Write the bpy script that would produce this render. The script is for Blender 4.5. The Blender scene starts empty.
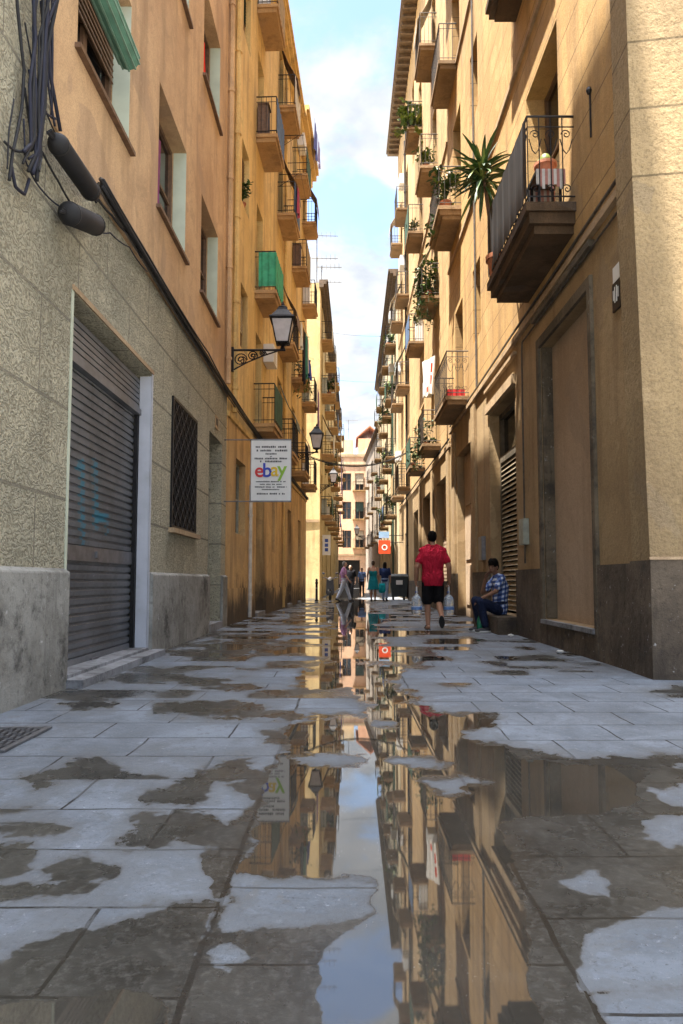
import bpy, math, random
import numpy as np
from mathutils import Vector, Matrix
R = math.radians
random.seed(7)
C = bpy.context.scene.collection
scene = bpy.context.scene

# ------------------------------------------------------------------ camera
FPX, CAMH, PIT, CX = 700.0, 0.93, R(4.0), 346.0
CY = 580.0 - FPX * math.tan(PIT)
W, H = 683, 1024
cam_d = bpy.data.cameras.new('camera'); cam = bpy.data.objects.new('camera', cam_d); C.objects.link(cam)
cam.location = (0, 0, CAMH); cam.rotation_euler = (R(90) + PIT, 0, 0)
cam_d.sensor_fit = 'AUTO'; cam_d.sensor_width = 36; cam_d.lens = FPX / 1024 * 36
cam_d.shift_x = (W / 2 - CX) / 1024; cam_d.shift_y = (CY - H / 2) / 1024
cam_d.clip_end = 3000; cam_d.clip_start = 0.05
scene.camera = cam

def ray(px, py):
    u, v = (px - CX) / FPX, -(py - CY) / FPX
    return Vector((u, math.cos(PIT) - v * math.sin(PIT), math.sin(PIT) + v * math.cos(PIT)))
def at_depth(px, py, Y):
    d = ray(px, py); t = Y / d.y
    return Vector((d.x * t, Y, CAMH + d.z * t))
def at_ground(px, py, z=0.0):
    d = ray(px, py); t = (z - CAMH) / d.z
    return Vector((d.x * t, d.y * t, z))
def project(x, y, z):
    q = z - CAMH
    den = y * math.cos(PIT) + q * math.sin(PIT)
    return CX + FPX * x / den, CY - FPX * (-y * math.sin(PIT) + q * math.cos(PIT)) / den

# ------------------------------------------------------------------ mesh helpers
class MB:
    def __init__(s): s.v = []; s.f = []; s.mi = []; s.cur = 0
    def face(s, pts):
        i = len(s.v); s.v += [tuple(p) for p in pts]; s.f.append(tuple(range(i, i + len(pts)))); s.mi.append(s.cur)
    def quad_n(s, a, b, c, d, n):
        a, b, c, d = map(Vector, (a, b, c, d))
        if (b - a).cross(d - a).dot(n) < 0: b, d = d, b
        s.face((a, b, c, d))
    def hexa(s, p):                                   # p: 8 points, bottom 4 ring then top 4 ring
        c = sum((Vector(q) for q in p), Vector()) / 8
        i = len(s.v); s.v += [tuple(q) for q in p]
        for f in ((0,1,2,3),(4,5,6,7),(0,1,5,4),(1,2,6,5),(2,3,7,6),(3,0,4,7)):
            q = [Vector(p[k]) for k in f]
            n = (q[1] - q[0]).cross(q[2] - q[0])
            if n.dot((q[0] + q[2]) / 2 - c) < 0: f = f[::-1]
            s.f.append(tuple(i + k for k in f)); s.mi.append(s.cur)
    def box(s, x0, x1, y0, y1, z0, z1):
        s.hexa([(x0,y0,z0),(x1,y0,z0),(x1,y1,z0),(x0,y1,z0),(x0,y0,z1),(x1,y0,z1),(x1,y1,z1),(x0,y1,z1)])
    def tube(s, pts, r, n=6, cap=True, r2=None):
        pts = [Vector(p) for p in pts]; m = len(pts); rings = []
        up = None
        for k, p in enumerate(pts):
            t = (pts[min(k + 1, m - 1)] - pts[max(k - 1, 0)])
            t = t.normalized() if t.length > 1e-9 else Vector((0, 0, 1))
            if up is None:
                up = Vector((0, 0, 1)) if abs(t.z) < .9 else Vector((1, 0, 0))
            a = t.cross(up)
            if a.length < 1e-6: a = t.cross(Vector((0, 1, 0)))
            a.normalize(); b = a.cross(t).normalized(); up = b
            rr = r[k] if isinstance(r, (list, tuple)) else (r if r2 is None else r + (r2 - r) * k / max(1, m - 1))
            i = len(s.v)
            for j in range(n):
                q = 2 * math.pi * (j + .5) / n
                s.v.append(tuple(p + a * (math.cos(q) * rr) + b * (math.sin(q) * rr)))
            rings.append(i)
        for k in range(m - 1):
            for j in range(n):
                j2 = (j + 1) % n
                s.f.append((rings[k] + j, rings[k] + j2, rings[k + 1] + j2, rings[k + 1] + j)); s.mi.append(s.cur)
        if cap:
            s.f.append(tuple(rings[0] + j for j in range(n))[::-1]); s.mi.append(s.cur)
            s.f.append(tuple(rings[-1] + j for j in range(n))); s.mi.append(s.cur)
    def lathe(s, c, prof, n=16, axis='z'):            # prof: (r, h) list
        c = Vector(c); rings = []
        for r, h in prof:
            i = len(s.v)
            for j in range(n):
                q = 2 * math.pi * j / n; o = (r * math.cos(q), r * math.sin(q), h)
                if axis == 'y': o = (o[0], o[2], o[1])
                if axis == 'x': o = (o[2], o[0], o[1])
                s.v.append(tuple(c + Vector(o)))
            rings.append(i)
        for k in range(len(prof) - 1):
            for j in range(n):
                j2 = (j + 1) % n
                s.f.append((rings[k] + j, rings[k] + j2, rings[k + 1] + j2, rings[k + 1] + j)); s.mi.append(s.cur)
        s.f.append(tuple(rings[0] + j for j in range(n))[::-1]); s.mi.append(s.cur)
        s.f.append(tuple(rings[-1] + j for j in range(n))); s.mi.append(s.cur)
    def ellip(s, c, r, rot=None, nu=14, nv=9):
        c = Vector(c); rot = rot or Matrix.Identity(3); i0 = len(s.v)
        for a in range(1, nv):
            th = math.pi * a / nv
            for b in range(nu):
                ph = 2 * math.pi * b / nu
                s.v.append(tuple(c + rot @ Vector((r[0]*math.sin(th)*math.cos(ph), r[1]*math.sin(th)*math.sin(ph), r[2]*math.cos(th)))))
        t = len(s.v); s.v.append(tuple(c + rot @ Vector((0, 0, r[2])))); s.v.append(tuple(c - rot @ Vector((0, 0, r[2]))))
        for b in range(nu):
            b2 = (b + 1) % nu
            s.f.append((t, i0 + b, i0 + b2)); s.mi.append(s.cur)
            for a in range(nv - 2):
                s.f.append((i0 + a*nu + b, i0 + (a+1)*nu + b, i0 + (a+1)*nu + b2, i0 + a*nu + b2)); s.mi.append(s.cur)
            s.f.append((t + 1, i0 + (nv-2)*nu + b2, i0 + (nv-2)*nu + b)); s.mi.append(s.cur)
    def caps(s, a, b, ra, rb, n=12):                  # rounded tapered limb
        a, b = Vector(a), Vector(b)
        s.tube([a, a.lerp(b, .25), a.lerp(b, .5), a.lerp(b, .75), b], [ra + (rb - ra) * k / 4 for k in range(5)], n)
        s.ellip(a, (ra,)*3, None, n, 8); s.ellip(b, (rb,)*3, None, n, 8)
    def loft(s, secs, n=18):                          # secs: (center, rx, ry, xdir, ydir)
        rings = []
        for c, rx, ry, xd, yd in secs:
            i = len(s.v)
            for j in range(n):
                q = 2 * math.pi * j / n
                s.v.append(tuple(Vector(c) + Vector(xd) * (rx * math.cos(q)) + Vector(yd) * (ry * math.sin(q))))
            rings.append(i)
        for k in range(len(secs) - 1):
            for j in range(n):
                j2 = (j + 1) % n
                s.f.append((rings[k] + j, rings[k] + j2, rings[k+1] + j2, rings[k+1] + j)); s.mi.append(s.cur)
        s.f.append(tuple(rings[0] + j for j in range(n))[::-1]); s.mi.append(s.cur)
        s.f.append(tuple(rings[-1] + j for j in range(n))); s.mi.append(s.cur)

WL = {}                                               # world position of every object built
def mk(name, mb, mat, parent=None, smooth=False, origin=None):
    if origin is None:
        a = np.array(mb.v); lo, hi = a.min(0), a.max(0)
        origin = Vector(((lo[0] + hi[0]) / 2, (lo[1] + hi[1]) / 2, lo[2]))
    origin = Vector(origin)
    me = bpy.data.meshes.new(name)
    me.from_pydata([tuple(Vector(p) - origin) for p in mb.v], [], mb.f)
    for m in (mat if isinstance(mat, (list, tuple)) else [mat]): me.materials.append(m)
    if any(mb.mi): me.polygons.foreach_set('material_index', mb.mi)
    if smooth: me.polygons.foreach_set('use_smooth', [True] * len(me.polygons))
    me.update()
    o = bpy.data.objects.new(name, me); C.objects.link(o)
    place(o, origin, parent); return o
def place(o, origin, parent=None):
    WL[o.name] = Vector(origin)
    if parent is not None:
        o.parent = parent; o.location = Vector(origin) - WL[parent.name]
    else: o.location = origin
def tag(o, label=None, cat=None, group=None, kind=None):
    for k, v in (('label', label), ('category', cat), ('group', group), ('kind', kind)):
        if v: o[k] = v
    return o
def thing(name, label, cat, loc, group=None):
    o = bpy.data.objects.new(name, None); C.objects.link(o); o.empty_display_size = .2
    place(o, Vector(loc)); return tag(o, label, cat, group)
def move_copy(root, delta, label=None, group=None):
    def cp(o, par):
        c = o.copy(); C.objects.link(c); c.parent = par
        WL[c.name] = WL[o.name] + delta
        if par is None: c.location = o.location + delta
        for ch in list(o.children): cp(ch, c)
        return c
    r = cp(root, None)
    if label: r['label'] = label
    if group: r['group'] = group
    return r

# ------------------------------------------------------------------ materials
class NT:
    def __init__(s, name):
        s.m = bpy.data.materials.new(name); s.m.use_nodes = True; s.t = s.m.node_tree; s.t.nodes.clear()
        s.out = s.t.nodes.new('ShaderNodeOutputMaterial'); s.b = s.t.nodes.new('ShaderNodeBsdfPrincipled')
        s.t.links.new(s.b.outputs[0], s.out.inputs[0])
        s.pos = s.t.nodes.new('ShaderNodeNewGeometry').outputs['Position']
    def set(s, k, v):
        i = s.b.inputs[k]
        if hasattr(v, 'is_linked') or isinstance(v, bpy.types.NodeSocket): s.t.links.new(v, i)
        else: i.default_value = v
        return s
    def inp(s, node, k, v):
        i = node.inputs[k]
        if isinstance(v, bpy.types.NodeSocket): s.t.links.new(v, i)
        elif v is not None: i.default_value = v
    def scale(s, vec, sc):
        n = s.t.nodes.new('ShaderNodeVectorMath'); n.operation = 'MULTIPLY'
        s.inp(n, 0, vec); s.inp(n, 1, sc if isinstance(sc, tuple) else (sc,)*3); return n.outputs[0]
    def vadd(s, a, b):
        n = s.t.nodes.new('ShaderNodeVectorMath'); n.operation = 'ADD'; s.inp(n, 0, a); s.inp(n, 1, b); return n.outputs[0]
    def noise(s, sc, det=4, rough=.55, vec=None, dist=0, col=False):
        n = s.t.nodes.new('ShaderNodeTexNoise'); s.inp(n, 'Vector', vec or s.pos)
        n.inputs['Scale'].default_value = sc; n.inputs['Detail'].default_value = det
        n.inputs['Roughness'].default_value = rough; n.inputs['Distortion'].default_value = dist
        return n.outputs['Color' if col else 'Fac']
    def math(s, op, a, b=None, clamp=False):
        n = s.t.nodes.new('ShaderNodeMath'); n.operation = op; n.use_clamp = clamp
        s.inp(n, 0, a)
        if b is not None: s.inp(n, 1, b)
        return n.outputs[0]
    def ramp(s, v, a, b, lo=0.0, hi=1.0):
        n = s.t.nodes.new('ShaderNodeMapRange'); n.interpolation_type = 'SMOOTHSTEP'
        s.inp(n, 0, v); s.inp(n, 1, a); s.inp(n, 2, b); s.inp(n, 3, lo); s.inp(n, 4, hi); return n.outputs[0]
    def mix(s, f, a, b, mode='MIX'):
        n = s.t.nodes.new('ShaderNodeMix'); n.data_type = 'RGBA'; n.blend_type = mode
        s.inp(n, 0, f)
        for k, v in ((6, a), (7, b)):
            if isinstance(v, (int, float)): v = (v, v, v, 1)
            if isinstance(v, tuple) and len(v) == 3: v = v + (1,)
            s.inp(n, k, v)
        return n.outputs[2]
    def sep(s, v=None):
        n = s.t.nodes.new('ShaderNodeSeparateXYZ'); s.inp(n, 0, v or s.pos); return n.outputs
    def comb(s, x, y, z):
        n = s.t.nodes.new('ShaderNodeCombineXYZ'); s.inp(n, 0, x); s.inp(n, 1, y); s.inp(n, 2, z); return n.outputs[0]
    def bump(s, h, strength=.3, dist=.01, normal=None):
        n = s.t.nodes.new('ShaderNodeBump'); s.inp(n, 'Height', h); s.inp(n, 'Strength', strength); n.inputs['Distance'].default_value = dist
        if normal is not None: s.inp(n, 'Normal', normal)
        return n.outputs[0]
    def attr(s, name):
        n = s.t.nodes.new('ShaderNodeAttribute'); n.attribute_name = name; return n.outputs['Fac']

def plain(name, col, rough=.6, metal=0, var=.25, vs=8.0, bump=0.0, spec=.5, dirt=None):
    n = NT(name)
    d = tuple(c * (1 - var) for c in col)
    f = n.ramp(n.noise(vs, 5), .3, .7)
    c = n.mix(f, d, col)
    if dirt: c = n.mix(n.ramp(n.noise(vs * .35, 6, .7), .5, .75), c, dirt)
    n.set('Base Color', c); n.set('Roughness', rough); n.set('Metallic', metal); n.set('Specular IOR Level', spec)
    if bump: n.set('Normal', n.bump(n.noise(vs * 6, 5), bump, .01))
    return n.m

def plaster(name, col, col2, joints=None, grime=0.0, bump=.25, joff=0.0, jmin=None, fine=70.0, streak=.45, dark=(.05,.042,.035), stain=(.16,.10,.055), stainamt=.5):
    n = NT(name); x, y, z = n.sep()
    c = n.mix(n.ramp(n.noise(.55, 6, .62), .35, .68), col, col2)
    pt = n.noise(.8, 3, .5, n.vadd(n.pos, (11, 4, 2)), .8)
    c = n.mix(n.ramp(pt, .60, .615, 0, .5), c, tuple((k * .75 + .05) for k in col2)); c = n.mix(n.ramp(pt, .36, .345, 0, .35), c, tuple(min(.8, k * 1.2 + .03) for k in col))
    st = n.noise(1.0, 6, .65, n.scale(n.pos, (2.4, 2.4, .22)))
    c = n.mix(n.math('MULTIPLY', n.ramp(st, .46, .70), min(1, streak * 1.35)), c, stain)
    bl = n.noise(2.3, 7, .7, None, .6)
    c = n.mix(n.math('MULTIPLY', n.ramp(bl, .52, .66), stainamt), c, tuple(k * .55 for k in col))
    c = n.mix(n.math('MULTIPLY', n.ramp(n.noise(5.0, 6, .75), .62, .72), .45), c, tuple(min(.8, k * 1.35) for k in col))
    fn = n.noise(fine, 6, .7)
    c = n.mix(n.ramp(fn, .28, .58, .65, 0), c, tuple(k * .4 for k in col))
    md = n.noise(14, 7, .72)
    c = n.mix(n.ramp(md, .30, .48, .45, 0), c, tuple(k * .5 for k in col)); c = n.mix(n.ramp(md, .56, .72, 0, .35), c, tuple(min(.82, k * 1.3) for k in col))
    h = n.math('ADD', n.math('ADD', fn, md), n.math('MULTIPLY', n.noise(7, 4), 1.2))
    if joints:
        fr = n.math('FRACT', n.math('DIVIDE', n.math('ADD', z, joff + 50 * joints), joints))
        jl = n.math('LESS_THAN', fr, .022 / joints)
        jl = n.math('MULTIPLY', jl, n.ramp(n.noise(1.7, 3), .25, .5, .35, 1))
        if jmin: jl = n.math('MULTIPLY', jl, n.math('GREATER_THAN', z, jmin))
        c = n.mix(n.math('MULTIPLY', jl, .75), c, tuple(k * .25 for k in col))
        h = n.math('SUBTRACT', h, n.math('MULTIPLY', jl, 3.0))
    if grime:
        g = n.math('SUBTRACT', n.noise(1.3, 7, .65, n.scale(n.pos, (1.6, 1.6, .8))), n.math('MULTIPLY', z, .28 / grime))
        c = n.mix(n.ramp(g, .12, .42, 0, .9), c, dark)
    n.set('Base Color', c); n.set('Roughness', .9); n.set('Specular IOR Level', .25)
    n.set('Normal', n.bump(h, min(1, bump * 1.7), .014))
    return n.m

def relief_stucco(name):
    n = NT(name); x, y, z = n.sep()
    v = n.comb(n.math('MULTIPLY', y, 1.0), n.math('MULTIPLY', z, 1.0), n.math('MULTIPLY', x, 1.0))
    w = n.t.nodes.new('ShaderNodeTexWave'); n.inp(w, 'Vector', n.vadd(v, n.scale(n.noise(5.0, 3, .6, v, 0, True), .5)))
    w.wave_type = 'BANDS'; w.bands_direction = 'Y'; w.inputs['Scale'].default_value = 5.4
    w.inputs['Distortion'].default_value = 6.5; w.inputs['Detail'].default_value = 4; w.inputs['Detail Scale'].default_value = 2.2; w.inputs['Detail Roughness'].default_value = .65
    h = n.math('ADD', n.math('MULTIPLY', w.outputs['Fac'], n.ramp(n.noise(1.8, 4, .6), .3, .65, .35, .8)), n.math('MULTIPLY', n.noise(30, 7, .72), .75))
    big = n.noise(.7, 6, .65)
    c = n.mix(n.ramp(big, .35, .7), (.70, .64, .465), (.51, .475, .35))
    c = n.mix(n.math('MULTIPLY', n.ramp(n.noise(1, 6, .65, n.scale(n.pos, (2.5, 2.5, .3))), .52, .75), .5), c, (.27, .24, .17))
    c = n.mix(n.ramp(h, .22, .70, .72, 0), c, (.15, .13, .085))  # shade put into the colour of the relief hollows, along with mild dirt
    # flat joints between the blocks
    zf = n.math('FRACT', n.math('DIVIDE', n.math('ADD', z, 50.38), .80))
    jl = n.math('LESS_THAN', zf, .036)
    row = n.math('FLOOR', n.math('DIVIDE', n.math('ADD', z, 50.38), .80))
    yf = n.math('FRACT', n.math('ADD', n.math('DIVIDE', n.math('ADD', y, 50), 1.5), n.math('MULTIPLY', row, .5)))
    jv = n.math('LESS_THAN', yf, .012)
    j = n.math('MAXIMUM', jl, jv)
    c = n.mix(n.math('MULTIPLY', j, .75), c, (.10, .09, .07))
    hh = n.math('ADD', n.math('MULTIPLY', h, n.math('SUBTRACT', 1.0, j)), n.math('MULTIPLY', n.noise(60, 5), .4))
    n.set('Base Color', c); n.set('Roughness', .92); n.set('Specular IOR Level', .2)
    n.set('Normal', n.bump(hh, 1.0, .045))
    return n.m

def plinth_mat(name, base, dk):
    n = NT(name); x, y, z = n.sep()
    c = n.mix(n.ramp(n.noise(1.1, 7, .7, None, .5), .35, .65), base, dk)
    c = n.mix(n.math('MULTIPLY', n.ramp(n.noise(1, 6, .7, n.scale(n.pos, (4, 4, .5))), .5, .7), .6), c, tuple(k * .45 for k in dk))
    c = n.mix(n.ramp(n.noise(11, 7, .75), .62, .68, 0, .6), c, (.55, .55, .54))
    c = n.mix(n.ramp(n.noise(16, 8, .75), .3, .5, .7, 0), c, tuple(k * .4 for k in dk))
    g = n.noise(1.6, 8, .75, n.vadd(n.pos, (5, 2, 9)))
    c = n.mix(n.ramp(g, .52, .66, 0, .8), c, (.035, .032, .03))
    n.set('Base Color', c); n.set('Roughness', .88); n.set('Specular IOR Level', .3)
    n.set('Normal', n.bump(n.math('ADD', n.noise(14, 7, .7), n.math('MULTIPLY', n.noise(80, 4), .3)), .5, .02))
    return n.m

M = {}
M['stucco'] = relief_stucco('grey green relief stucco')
M['salmon'] = plaster('salmon plaster', (.60, .40, .22), (.45, .28, .15), bump=.18, streak=.3)
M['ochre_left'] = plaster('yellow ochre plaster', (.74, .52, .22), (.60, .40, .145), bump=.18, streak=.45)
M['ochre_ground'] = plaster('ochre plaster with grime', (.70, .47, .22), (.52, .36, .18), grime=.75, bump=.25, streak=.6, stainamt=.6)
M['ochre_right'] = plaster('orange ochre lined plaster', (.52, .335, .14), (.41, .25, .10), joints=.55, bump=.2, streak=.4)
M['ochre_right_far'] = plaster('pale ochre plaster', (.54, .37, .18), (.45, .29, .135), joints=.6, bump=.2)
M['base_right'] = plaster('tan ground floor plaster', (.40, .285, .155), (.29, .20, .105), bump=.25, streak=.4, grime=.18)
M['end_face'] = plaster('roughcast tan stucco', (.40, .29, .155), (.29, .21, .115), joints=.70, jmin=4.9, joff=.0, bump=.8, fine=32, streak=.25, stainamt=.25)
M['far_pale'] = plaster('pale yellow render', (.70, .54, .28), (.56, .42, .20), bump=.15)
M['far_cream'] = plaster('cream render', (.62, .52, .34), (.52, .42, .26), bump=.15)
M['far_salmon'] = plaster('salmon render', (.80, .52, .34), (.70, .44, .28), bump=.15, streak=.2)
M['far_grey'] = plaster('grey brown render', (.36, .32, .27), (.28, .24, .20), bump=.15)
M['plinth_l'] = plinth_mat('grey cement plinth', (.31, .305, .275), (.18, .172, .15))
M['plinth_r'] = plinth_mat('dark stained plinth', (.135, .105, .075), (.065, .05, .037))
M['patch'] = plinth_mat('pale cement patch', (.16, .15, .135), (.10, .093, .08))
M['white_paint'] = plain('white painted jamb', (.47, .48, .52), .7, var=.15, vs=3, bump=.15, dirt=(.33, .32, .30))
M['reveal'] = plain('pale green reveal paint', (.50, .54, .42), .8, var=.15, vs=3)
M['panel'] = plaster('beige infill panel', (.46, .345, .24), (.38, .28, .19), bump=.1, streak=.2, stainamt=.2)
M['panel_frame'] = plinth_mat('worn timber frame', (.16, .13, .09), (.08, .065, .045))
M['stone_trim'] = plaster('tan stone trim', (.46, .33, .20), (.38, .27, .16), bump=.25)
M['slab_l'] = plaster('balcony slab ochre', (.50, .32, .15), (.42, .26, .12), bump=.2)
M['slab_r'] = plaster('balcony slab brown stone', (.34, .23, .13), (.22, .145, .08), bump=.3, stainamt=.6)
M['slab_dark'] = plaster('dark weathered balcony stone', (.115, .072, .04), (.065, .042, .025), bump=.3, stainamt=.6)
M['step'] = plinth_mat('worn stone step', (.26, .265, .275), (.17, .17, .175))
M['iron'] = plain('black wrought iron', (.022, .021, .022), .5, .6, .4, 20, .1)
M['iron_r'] = plain('weathered iron', (.06, .048, .04), .6, .5, .4, 20, .1)
M['steel'] = plain('dull grey steel', (.22, .22, .23), .45, .7, .3, 10, .05)
M['wood'] = plain('brown stained wood', (.16, .09, .05), .6, 0, .4, 12, .2)
M['wood_pale'] = plain('pale grey green wood', (.34, .36, .30), .65, 0, .25, 10, .2)
M['green_paint'] = plain('dark green paint', (.03, .07, .05), .5, 0, .3, 10)
M['glass_dark'] = plain('dark window glass', (.012, .013, .015), .06, 0, .3, 2, 0, .6)
M['blind'] = plain('brown slatted blind', (.20, .12, .07), .65, 0, .35, 14)
M['blind_pale'] = plain('pale slatted blind', (.52, .44, .32), .6, 0, .3, 14)
M['cable'] = plain('black cable sheath', (.012, .012, .014), .75, 0, .4, 12)
M['cable_b'] = plain('blue black cable', (.010, .012, .030), .75, 0, .4, 12)
M['cable_grey'] = plain('dusty grey cable', (.10, .085, .07), .7, 0, .5, 12)
M['eave'] = plain('dark brown timber', (.13, .085, .05), .7, 0, .5, 6, .2)
M['tile'] = plain('terracotta roof tile', (.36, .16, .09), .8, 0, .4, 5, .3)
M['terracotta'] = plain('terracotta clay', (.42, .15, .07), .75, 0, .3, 14, .1)
M['leaf'] = plain('green leaf', (.055, .12, .025), .5, 0, .55, 25)
M['leaf_d'] = plain('dark green leaf', (.03, .07, .02), .5, 0, .5, 25)
M['leaf_y'] = plain('yellow green leaf', (.17, .22, .04), .5, 0, .5, 25)
M['white_plastic'] = plain('white plastic', (.72, .72, .70), .45, 0, .08, 6)
M['red_plastic'] = plain('red plastic', (.55, .02, .02), .45, 0, .2, 6)
M['sign_white'] = plain('white sign board', (.74, .74, .72), .5, 0, .06, 5)
M['lamp_glass'] = plain('frosted lantern glass', (.50, .47, .48), .25, 0, .15, 8)
M['bin'] = plain('dark grey green plastic', (.035, .045, .045), .45, 0, .3, 5)
M['rubber'] = plain('black rubber', (.02, .02, .02), .7, 0, .3, 10)
M['turf'] = plain('roof membrane', (.30, .27, .24), .9)

def ribbed(name, col, axis, pitch, dk, rough=.45, metal=.6):
    n = NT(name); s = n.sep()[axis]
    fr = n.math('FRACT', n.math('DIVIDE', n.math('ADD', s, 50), pitch))
    c = n.mix(n.ramp(n.noise(4, 6, .7), .4, .7), col, tuple(k * .6 for k in col))
    n.set('Base Color', c); n.set('Roughness', rough); n.set('Metallic', metal); return n.m

def shutter_mat():
    n = NT('grey roller shutter steel'); x, y, z = n.sep()
    c = n.mix(n.ramp(n.noise(1.4, 7, .7), .35, .7), (.20, .205, .215), (.115, .118, .125))
    c = n.mix(n.math('MULTIPLY', n.ramp(n.noise(1, 6, .7, n.scale(n.pos, (3, 3, .35))), .5, .7), .5), c, (.085, .078, .07))
    c = n.mix(n.ramp(n.noise(6, 7, .75), .63, .7, 0, .6), c, (.34, .35, .36))
    # faded spray paint, a few strokes
    def stroke(y0, z0, y1, z1, w):
        # distance to a segment in (y,z)
        dy, dz = y1 - y0, z1 - z0; L2 = dy * dy + dz * dz
        a = n.math('SUBTRACT', y, y0); b = n.math('SUBTRACT', z, z0)
        t = n.math('DIVIDE', n.math('ADD', n.math('MULTIPLY', a, dy), n.math('MULTIPLY', b, dz)), L2, True)
        ex = n.math('SUBTRACT', a, n.math('MULTIPLY', t, dy)); ez = n.math('SUBTRACT', b, n.math('MULTIPLY', t, dz))
        d = n.math('SQRT', n.math('ADD', n.math('MULTIPLY', ex, ex), n.math('MULTIPLY', ez, ez)))
        return n.ramp(d, w * .6, w, 1, 0)
    g = None
    for q in ((6.92, 2.06, 7.02, 2.1, .06), (7.02, 2.1, 7.06, 1.45, .07), (7.38, 2.16, 7.46, 1.5, .075), (7.46, 1.6, 7.8, 1.62, .06), (7.1, 1.5, 7.08, 1.2, .05), (7.78, 1.62, 7.82, 1.45, .04)):
        e = stroke(*q); g = e if g is None else n.math('MAXIMUM', g, e)
    g = n.math('MULTIPLY', g, n.ramp(n.noise(3.5, 5, .7), .3, .6, .15, .75))
    c = n.mix(g, c, (.02, .28, .42))
    n.set('Base Color', c); n.set('Roughness', .5); n.set('Metallic', .35)
    n.set('Normal', n.bump(n.noise(12, 5), .12, .01)); return n.m
M['shutter'] = shutter_mat()

def water_jug_mat():
    n = NT('clear bluish plastic'); n.set('Base Color', (.80, .88, .95, 1)); n.set('Roughness', .08); n.set('IOR', 1.3)
    n.set('Transmission Weight', .75); return n.m
M['jug'] = water_jug_mat()
def lin(*rgb): return tuple(((c / 255 + .055) / 1.055) ** 2.4 if c > 10 else c / 255 / 12.92 for c in rgb)
# ------------------------------------------------------------------ ground
def vnoise(x, y, seed=0):
    xi, yi = np.floor(x).astype(np.int64), np.floor(y).astype(np.int64); xf, yf = x - xi, y - yi
    def h(a, b):
        n = (a * 374761393 + b * 668265263 + seed * 1442695) & 0x7fffffff
        n = ((n ^ (n >> 13)) * 1274126177) & 0x7fffffff
        return ((n ^ (n >> 16)) & 0xffff) / 65535.0
    u, v = xf * xf * (3 - 2 * xf), yf * yf * (3 - 2 * yf)
    return (h(xi, yi) * (1 - u) + h(xi + 1, yi) * u) * (1 - v) + (h(xi, yi + 1) * (1 - u) + h(xi + 1, yi + 1) * u) * v

def sdf(px, py, poly):                                # positive inside, in reference pixels
    poly = np.array(poly, float); ins = np.zeros(px.shape, bool); d = np.full(px.shape, 1e9)
    n = len(poly)
    for i in range(n):
        x0, y0 = poly[i]; x1, y1 = poly[(i + 1) % n]
        ex, ey = x1 - x0, y1 - y0
        t = np.clip(((px - x0) * ex + (py - y0) * ey) / (ex * ex + ey * ey + 1e-9), 0, 1)
        d = np.minimum(d, np.hypot(px - x0 - t * ex, py - y0 - t * ey))
        if y0 != y1:
            c = ((y0 > py) != (y1 > py)) & (px < (x1 - x0) * (py - y0) / (y1 - y0) + x0)
            ins ^= c
    return np.where(ins, d, -d)

WET = [
 [(-20,975),(0,970),(21,955),(70,937),(116,919),(168,905),(221,902),(200,960),(170,1100),(-20,1100)],   # lower left
 [(0,838),(39,841),(28,855),(18,873),(-10,880),(-10,838)],
 [(39,868),(60,862),(88,859),(116,868),(116,873),(91,882),(84,892),(53,896),(21,898),(-10,896),(-10,886),(35,886),(67,878)],
 [(105,845),(130,829),(140,812),(197,812),(218,822),(240,833),(225,847),(197,836),(169,838),(155,843),(134,847)],
 [(130,801),(140,790),(207,787),(214,801),(176,806),(137,808)],
 [(-10,824),(53,819),(74,831),(56,838),(28,836),(-10,833)],
 [(-10,806),(30,803),(44,800),(48,806),(20,812),(-10,818)],
 [(207,850),(240,845),(250,850),(232,899),(211,898),(207,871)],
 [(46,775),(95,757),(123,771),(169,778),(116,780),(63,783),(35,792),(21,776)],
 [(140,796),(169,789),(211,768),(240,759),(262,768),(255,782),(211,785),(197,796),(169,800)],
 [(151,704),(200,701),(255,703),(262,712),(240,717),(155,713)],
 [(56,703),(84,696),(116,701),(112,708),(70,710)],
 [(102,676),(155,669),(211,680),(262,684),(240,690),(169,682),(119,683)],
 [(183,652),(240,637),(270,640),(240,659),(197,659)],
 [(200,706),(268,707),(300,712),(298,720),(240,716)],
 [(264,729),(292,727),(296,744),(270,745)],
 [(222,784),(250,778),(278,760),(300,752),(300,800),(262,800),(256,829),(246,860),(240,880),(222,850),(250,800)],
 [(196,940),(232,932),(300,928),(372,915),(372,1100),(150,1100)],                                      # speckled slab
 [(480,744),(495,745),(540,754),(581,757),(640,755),(700,754),(700,1100),(560,1100),(480,900)],        # right wet field
 [(255,879),(238,905),(222,945),(205,945),(228,880)],
]
PUD = [
 [(297,722),(330,716),(365,720),(372,700),(424,706),(440,714),(470,716),(496,717),(490,727),(462,730),(480,744),(506,748),(522,762),(521,816),(500,824),(506,850),(520,880),(527,930),(534,985),(545,1060),(310,1060),(314,1000),(320,962),(338,938),(374,915),(376,884),(300,876),(236,877),(246,855),(257,829),(262,800),(272,770),(285,752),(288,736)],
 [(500,750),(524,760),(640,772),(636,800),(600,815),(530,818),(498,815)],
 [(318,662),(344,660),(372,664),(408,667),(400,676),(384,680),(400,690),(420,700),(372,706),(346,690),(312,690),(296,682),(306,672)],
 [(330,640),(372,640),(382,652),(372,662),(336,662),(322,652)],
 [(340,602),(366,602),(372,640),(334,640)],
 [(-20,1004),(60,1000),(110,985),(150,992),(172,1010),(150,1100),(-20,1100)],
]
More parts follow.
